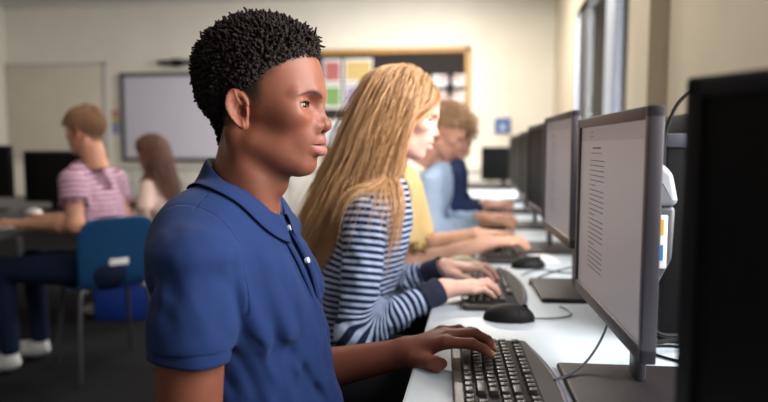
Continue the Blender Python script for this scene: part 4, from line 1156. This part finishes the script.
# the long desk under the monitors
d = empty('computer_desk', (.37, 2.75, 0), 0, 'long pale desk carrying the row of computers', 'desk')
MB().box((-.482, -2.75, .715), (.385, 2.95, .742), .003).build('desktop', M_desk, d)
MB().box((-.4845, -2.748, .716), (-.4815, 2.948, .741)).build('edging', M_deskedge, d)
for y in (-2.68, -.9, .95, 2.88):
    MB().box((-.36, y - .02, 0), (.36, y + .02, .714), .003).build('leg_panel', M_darktable, d)
MB().box((.34, -2.7, .30), (.36, 2.9, .712), .002).build('modesty_panel', M_darktable, d)

monitor(.208, 1.068, 1.015, 2.7, 'grey monitor showing a typed document, nearest to the student in blue')
monitor(.213, 1.80, 1.049, 3, 'grey monitor showing a page, second along the desk')
monitor(.214, 2.52, 1.045, 3, 'dark monitor in the row just behind the second one', lit=False)
monitor(.215, 3.22, 1.035, 2, 'fourth monitor along the desk, seen edge on', lit=False)
monitor(.215, 3.92, 1.03, 2, 'fifth monitor along the desk, far and edge on', lit=False)
monitor(.215, 4.62, 1.03, 0, 'sixth monitor along the desk, farthest of those edge on', lit=False)
monitor(.290, .385, 1.021, 29, 'black monitor filling the right foreground, switched off', lit=False, black=True)
# a desk end with one more screen turned to the camera
t = monitor(.22, 6.45, .955, 92, 'black screen facing the camera at the far end of the desks', lit=False, black=True)
t2 = empty('end_desk', (-.05, 6.55, 0), 0, 'far desk across the end of the computer row', 'desk')
MB().box((-.55, -.35, .715), (.80, .35, .742), .003).build('desktop', M_darktable, t2)
for x in (-.5, .75): MB().box((x - .02, -.3, 0), (x + .02, .3, .714), .003).build('leg_panel', M_darktable, t2)
# dark tower behind the nearest monitor
t = empty('computer_tower', (.445, 1.42, .742), 0, 'black computer tower standing behind the nearest monitor', 'computer')
MB().box((-.095, -.12, .0), (.095, .14, .400), .006).build('case', M_black, t)
MB().box((-.097, -.125, .385), (-.03, -.09, .412), .004).build('top_cap', M_shellgrey, t)
MB().box((-.035, -.10, .395), (.09, .13, .455), .006).build('drive_box', M_black, t)
for k in range(5): MB().box((-.097, -.09, .05 + k * .07), (-.094, .12, .055 + k * .07)).build('vent_slot', M_darktable, t, smooth=False)
cable('monitor_cable', [(.344, 1.292, 1.08), (.3445, 1.292, 1.145), (.350, 1.29, 1.175), (.365, 1.29, 1.210), (.388, 1.29, 1.232), (.412, 1.29, 1.240), (.45, 1.30, 1.232), (.485, 1.33, 1.205)], .0036, M_cable, 'thin black cable arching over the black tower')

kb = keyboard(.040, 1.002, 3.5, 'black keyboard under the hand of the student in blue')
keyboard_spots = [(.028, 1.735, 3, 'black keyboard under the blonde student\'s hands'), (.075, 2.36, 2, 'black keyboard under the hands of the student in yellow'),
                  (.06, 3.12, 2, 'black keyboard in front of the student in light blue'), (.06, 3.82, 0, 'farthest black keyboard, in front of the student in navy')]
for (x, y, r, lb) in keyboard_spots: copy_tree(kb, (x, y, .742), r, lb)
mouse(.068, 1.432, 4, M_black, 'black mouse beside the second keyboard')
cable('mouse_cable', [(.122, 1.438, .746), (.155, 1.445, .7455), (.19, 1.462, .7455), (.208, 1.490, .7455), (.205, 1.53, .7455), (.190, 1.56, .7455)], .0019, M_cable_w, 'thin looping cable of the black mouse')
mouse(-.055, 2.055, 12, M_cream, 'cream mouse lying beyond the blonde student\'s far hand')
cable('keyboard_cable', [(.120, 1.03, .755), (.150, 1.06, .757), (.183, 1.10, .769), (.212, 1.135, .800), (.232, 1.15, .85), (.250, 1.15, .90)], .0022, M_cable_w, 'grey blue cable running from the nearest keyboard up behind the monitor')
cable('desk_cable', [(.135, 1.80, .746), (.17, 1.90, .746), (.22, 1.99, .746), (.28, 2.06, .748), (.33, 2.12, .746)], .0024, M_cable, 'black cable curving past the second monitor base', 'cables on the desk by the second monitor')
cable('desk_cable', [(.12, 1.90, .751), (.18, 2.02, .746), (.26, 1.98, .746), (.34, 2.02, .746)], .0020, M_cable, 'thin cable crossing the desk behind the second keyboard', 'cables on the desk by the second monitor')
cable('power_cable', [(.268, 1.13, .88), (.275, 1.145, .82), (.295, 1.17, .785), (.325, 1.20, .775), (.36, 1.24, .768), (.42, 1.262, .760), (.50, 1.27, .755)], .0042, M_cable, 'thick black cable lying behind the nearest monitor, lower one', 'cables behind the nearest monitor')
cable('power_cable', [(.268, 1.10, .90), (.28, 1.115, .845), (.30, 1.13, .812), (.335, 1.15, .802), (.38, 1.18, .80), (.44, 1.22, .80), (.52, 1.25, .79)], .0040, M_cable, 'thick black cable sagging behind the nearest monitor, upper one', 'cables behind the nearest monitor')
cable('loose_cable', [(.42, 1.16, .7455), (.365, 1.18, .7455), (.325, 1.215, .7455), (.320, 1.255, .7455), (.345, 1.275, .7455), (.40, 1.275, .7455), (.46, 1.265, .7455)], .0028, M_cable, 'coil of thin cable on the desk below the black tower')
for (x, y, w_, l_, r, lb) in [(.200, 2.235, .10, .15, 8, 'white paper on the desk beside the third keyboard'), (.10, 2.80, .09, .12, -10, 'white paper on the desk before the light blue student'), (.12, 3.45, .09, .12, 5, 'farther white paper on the desk between keyboards'), (.02, 2.72, .05, .07, 15, 'small white slip by the light blue student\'s hand')]:
    t = MB().box((-w_ / 2, -l_ / 2, 0), (w_ / 2, l_ / 2, .004), .001).build('paper_stack', M_paper, None, label=lb, cat='paper', group='papers on the long desk')
    t.location = (x, y, .7425); t.rotation_euler = (0, 0, math.radians(r))
mouse(.155, 2.075, 20, M_black, 'small black mouse near the second monitor base')

# the tables at the left
t = empty('classroom_table', (-3.05, 3.1, 0), 0, 'dark table at the left with black screens on it', 'table')
MB().box((-.85, -.75, .69), (.83, 1.75, .718), .004).build('tabletop', M_darktable, t)
for (x, y) in ((-.78, -.68), (.76, -.68), (-.78, 1.68), (.76, 1.68)): MB().box((x - .025, y - .025, 0), (x + .025, y + .025, .689), .003).build('leg', M_metal, t)
def black_screen(x, y, rz, w_, h_, z, label):
    t = empty('black_screen', (x, y, .719), math.radians(rz), label, 'monitor', 'black screens on the left table')
    MB().box((-w_ / 2, -.012, z), (w_ / 2, .018, z + h_), .006).build('panel', M_black, t)
    MB().box((-w_ / 2 + .02, -.0135, z + .02), (w_ / 2 - .02, -.0115, z + h_ - .02)).build('screen', M_blackgloss, t)
    MB().box((-.03, .0, .008), (.03, .03, z + .05), .004).build('stand', M_black, t)
    MB().box((-.12, -.08, 0), (.12, .10, .011), .006).build('foot', M_black, t)
black_screen(-2.715, 3.74, -4, .43, .33, .05, 'black screen on the left table, right one of the pair')
black_screen(-3.14, 3.62, 8, .42, .33, .085, 'black screen on the left table, cut by the picture edge')
t = MB().box((-.09, -.22, 0), (.09, .22, .02), .006).build('white_keyboard', M_paper, None, label='white keyboard under the hand of the student in the pink striped shirt', cat='keyboard'); t.location = (-2.40, 2.80, .7185)
tag(MB().ball((-2.53, 3.30, .748), (.045, .045, .028), 20).build('desk_speaker', M_alu), 'small grey round speaker on the left table', 'speaker')
# blue crate on the floor
t = empty('storage_box', (-2.33, 3.90, 0), math.radians(12), 'bright blue plastic box on the floor behind the blue chair', 'box')
b_ = MB(); 
for (a, c) in (((-.17, -.13, 0), (.17, .13, .012)), ((-.17, -.13, 0), (.17, -.12, .25)), ((-.17, .12, 0), (.17, .13, .25)), ((-.17, -.13, 0), (-.16, .13, .25)), ((.16, -.13, 0), (.17, .13, .25))): b_.box(a, c, .002)
b_.build('body', M_bluebox, t); MB().box((-.18, -.14, .25), (.18, .14, .268), .005).build('lid', M_bluebox, t)

# ------------------------------------------------------------- camera
cd = bpy.data.cameras.new('camera'); cam = bpy.data.objects.new('camera', cd); COL.objects.link(cam); sc.camera = cam
_ph = math.atan(55 / 640); _th = math.atan(98 * math.cos(_ph) / 640)
cam.location = (0, 0, 1.13); cam.rotation_euler = (PI / 2 - _ph, 0, _th)
cd.sensor_width = 36; cd.lens = 30; cd.clip_start = .02; cd.clip_end = 60
sc.view_settings.view_transform = 'Standard'; sc.view_settings.look = 'None'; sc.view_settings.gamma = 1

# ------------------------------------------------------------- everyone in the room
def short_hair(b, MH, hp, n, length, step, col, material, seed, line, rad=.0012, wave=.05, off=.012, grav=(.2, 0, -.5)):
    X, Nn = scalp_points(n, line, hp, seed=seed, jitter=.015)
    XW = xf(MH, X); R = Matrix(MH).to_3x3().normalized(); NW = np.array([(R @ Vector(v))[:] for v in Nn])
    hf = inv_sdf(lambda P: head_sdf(P, hp, False, False), MH)
    gv = np.array((R @ Vector(grav))[:])
    g = np.random.default_rng(seed)
    st = step * g.uniform(.7, 1.2, len(X)) * (.45 + .55 * np.clip((X[:, 2] - .0) / .06, 0, 1))
    offv = g.uniform(.002, off, len(X)) * np.clip((X[:, 2] + .02) / .07, .25, 1)
    return strands('hair', XW, NW * .8 + gv, hf, length, st, offv, lambda P, i: np.tile(gv, (len(P), 1)), col, rad, material, b, keep=.6, seed=seed, wave=wave)
def seated(o, yaw, lean, label, head, hp, scol, lip, brow, shirt_mat, sleeve, arms, h=.007, hh=.0035, legs=M_darkcloth, shoe=M_shoe_dark, eyes=True, arm_h=.0035, stripe=None, legyaw=None, zs=.975, w=.16, dep=.105, fwd=.40, hipz=.53, neck_at=None, r_arm=(.042, .038, .038, .025), r_sl=(.056, .055, .040)):
    b = empty('person', (o[0], o[1], 0), 0, label, 'person')
    O = A(o[0], o[1], 0); Lp = lambda p: A(*p) - O
    hx, hy, hz, hyaw, hpit, hs = head
    MH = place((hx - o[0], hy - o[1], hz), hyaw, hpit, 0, hs)
    iso_obj('head', lambda P: head_sdf(P, hp), (-.13, -.11, -.19), (.14, .11, .14), hh, M_fair, b, M=MH, col=skin_col(scol, lip, brow))
    if eyes: make_eyes(b, MH, (.08, .06, .05), (0, .3))
    AR = [(sd, Lp(S), Lp(E), Lp(W), Matrix.Translation(Lp(H)) @ Euler((0, math.radians(pt), math.radians(yw))).to_matrix().to_4x4()) for (sd, S, E, W, H, yw, pt) in arms]
    nk = xf(MH, np.array([[-.02, 0, -.12], [-.045, 0, -.26]]))
    T = clothed(b, (0, 0), yaw, lean, zs, AR, sleeve, shirt_mat, scol, M_fair, w=w, dep=dep, h=h, stripe=stripe, r_arm=r_arm, r_sl=r_sl, neck=(nk[1], nk[0] + (nk[0] - nk[1]) * .3), neckr=.048, arm_h=arm_h, hand_s=.97)
    seat_legs(b, legyaw if legyaw is not None else yaw, hipz, legs, fwd, shoe)
    return b, MH, T
allover = lambda X: X[:, 2] > np.interp(X[:, 0], [-.09, -.05, -.03, -.005, .02, .05, .08, .10], [-.06, -.05, .0, .02, .035, .05, .062, .066])
boy = build_boy()
girl = build_girl()
# student in yellow, mostly behind the blonde one
b, MH, T = seated((-.40, 2.34), 0, .10, 'person in a short sleeved yellow top behind the blonde student', (-.350, 2.34, 1.172, 0, 12, .98), PALE, (.62, .36, .26), (.50, .22, .19), (.12, .07, .04), M_yellow, .85,
    [('R', (-.285, 2.185, .955), (-.235, 2.08, .725), (.02, 2.265, .790), (.02, 2.265, .790), 22, 3), ('L', (-.285, 2.49, .955), (-.25, 2.60, .72), (-.02, 2.50, .786), (-.02, 2.50, .786), -8, 3)], r_sl=(.062, .070, .05), w=.165)
short_hair(b, MH, PALE, 2600, 7, .007, ((.05, .025, .012), (.14, .07, .03)), M_hairbrown, 21, allover)
# curly haired student in light blue
b, MH, T = seated((-.355, 3.0), 0, .14, 'person with curly light brown hair in a light blue shirt, looking down', (-.183, 3.0, 1.202, 0, 30, 1.0), PALE, (.66, .36, .26), (.55, .24, .20), (.16, .09, .05), M_lightblue, 1.9,
    [('R', (-.225, 2.85, .950), (-.215, 2.78, .745), (-.01, 2.93, .775), (-.005, 2.935, .778), 12, 3), ('L', (-.225, 3.15, .950), (-.20, 3.24, .735), (.0, 3.10, .785), (.005, 3.10, .788), 0, 3)], w=.165)
Xc, Nc = scalp_points(3600, lambda X: allover(X), PALE, seed=9, jitter=.02)
Mcurl = mat('light_brown_curls', (.52, .33, .20), rough=.45, spec=.4)
curl_hair('hair', Xc, Nc, lambda p: .012 + .026 * np.clip((p[2] - .02) / .06, 0, 1) + .022 * np.clip((p[0] - .04) / .05, 0, 1), .0065, .0026, 8, Mcurl, b, MH, turns=1.3, lean=(.30, 0, -.1))
# student in navy beyond
b, MH, T = seated((-.30, 3.66), 0, .14, 'person in a navy jumper, farthest along the desk, face partly hidden by the curls', (-.160, 3.66, 1.168, 0, 20, .98), PALE, (.66, .35, .27), (.50, .22, .20), (.10, .05, .03), M_navy, 1.85,
    [('R', (-.16, 3.50, .935), (-.12, 3.44, .775), (.0, 3.58, .795), (.005, 3.585, .797), 8, 3), ('L', (-.16, 3.81, .935), (-.10, 3.88, .75), (.02, 3.78, .795), (.025, 3.78, .797), -5, 3)], w=.165)
short_hair(b, MH, PALE, 2600, 7, .007, ((.05, .022, .012), (.12, .05, .025)), M_hairbrown, 31, allover)
# left table: student in a pink striped shirt
b, MH, T = seated((-1.84, 2.92), 180, .09, 'person in a pink and white striped shirt sitting on a blue chair', (-1.925, 2.92, 1.205, 176, 6, 1.0), PALE, (.46, .22, .14), (.40, .16, .14), (.10, .06, .03), M_pinkstripe, .55,
    [('L', (-1.895, 2.745, .955), (-1.86, 2.70, .765), (-2.14, 2.745, .752), (-2.15, 2.75, .757), 176, 2), ('R', (-1.895, 3.09, .955), (-1.90, 3.16, .745), (-2.15, 3.0, .755), (-2.155, 3.0, .757), 185, 2)],
    legs=M_jeans, shoe=M_whiteshoe, stripe=True, w=.165, fwd=.50, r_sl=(.060, .062, .05))
short_hair(b, MH, PALE, 4200, 6, .0065, ((.14, .065, .03), (.32, .16, .08)), M_hairbrown, 41, allover, rad=.0014)
# left table: student with long brown hair
b, MH, T = seated((-2.070, 4.05), 190, .10, 'person with long brown hair in a pale pink top at the left table', (-2.190, 4.03, 1.10, 188, 8, .97), GIRLP, (.52, .30, .22), (.45, .20, .18), (.08, .04, .02), M_blush, .75,
    [('L', (-2.150, 3.88, .855), (-2.150, 3.82, .640), (-2.390, 3.86, .745), (-2.400, 3.86, .748), 185, 2), ('R', (-2.170, 4.18, .855), (-2.210, 4.25, .65), (-2.420, 4.14, .745), (-2.430, 4.14, .748), 188, 2)],
    legs=M_jeans, zs=.875, w=.14, dep=.09, hipz=.46, fwd=.40, r_sl=(.050, .050, .04), shoe=M_whiteshoe)
long_hair(b, MH, T, GIRLP, 2600, 19, .021, ((.06, .022, .012), (.17, .065, .035)), M_hairbrown, .0019, 51, grav2=(.22, 0, -1))
# chairs
school_chair(-.200, .975, 0, 'blue plastic chair under the student in the blue polo shirt')
school_chair(-.26, 1.64, 0, 'blue plastic chair under the blonde student')
school_chair(-.30, 2.34, 0, 'blue plastic chair under the student in yellow')
school_chair(-.32, 3.0, 0, 'blue plastic chair under the curly haired student')
school_chair(-.28, 3.66, 0, 'blue plastic chair under the student in navy')
school_chair(-1.89, 2.96, 140, 'blue plastic chair with a white plate under the student in pink stripes')
school_chair(-2.20, 4.05, 180, 'blue plastic chair behind the student with long brown hair')

# ------------------------------------------------------------- light
w = bpy.data.worlds.new('sky'); sc.world = w; w.use_nodes = True
bgn = w.node_tree.nodes['Background']; bgn.inputs[0].default_value = (.88, .94, 1.0, 1); bgn.inputs[1].default_value = .5
def area(name, loc, target, sx, sy, power, col=(1, 1, 1), spread=180):
    l = bpy.data.lights.new(name, 'AREA'); l.shape = 'RECTANGLE'; l.size = sx; l.size_y = sy; l.energy = power; l.color = col; l.spread = math.radians(spread)
    o = bpy.data.objects.new(name, l); COL.objects.link(o); o.location = loc
    o.rotation_euler = (Vector(target) - Vector(loc)).to_track_quat('-Z', 'Y').to_euler(); return o
area('daylight_near_window', (1.30, .85, 1.90), (-.6, 1.1, 1.3), 1.5, 1.9, 200, (1, .96, .92))
area('daylight_rear_window', (1.30, -1.1, 1.90), (-1, -.8, 1.3), 1.5, 1.5, 5, (.95, .97, 1.0))
area('daylight_far_window', (1.30, 5.1, 1.85), (-1, 6.0, 1.5), 1.5, 2.0, 360, (.97, .98, 1.0))
for (x, y, pw) in ((-3.5, 6.0, 8), (-.6, 6.2, 165), (-3.5, 2.8, 8), (-.8, 3.4, 55)):
    area('ceiling_fill', (x, y, 3.0), (x, y, 0), 1.2, .3, pw, (1, .93, .82))  # unseen fill lights, added to brighten the back wall and the desk row
cd.dof.use_dof = True; cd.dof.focus_distance = 1.02; cd.dof.aperture_fstop = 2.2
sc.cycles.use_denoising = True
sc.cycles.max_bounces = 8
sc.view_settings.exposure = -0.30
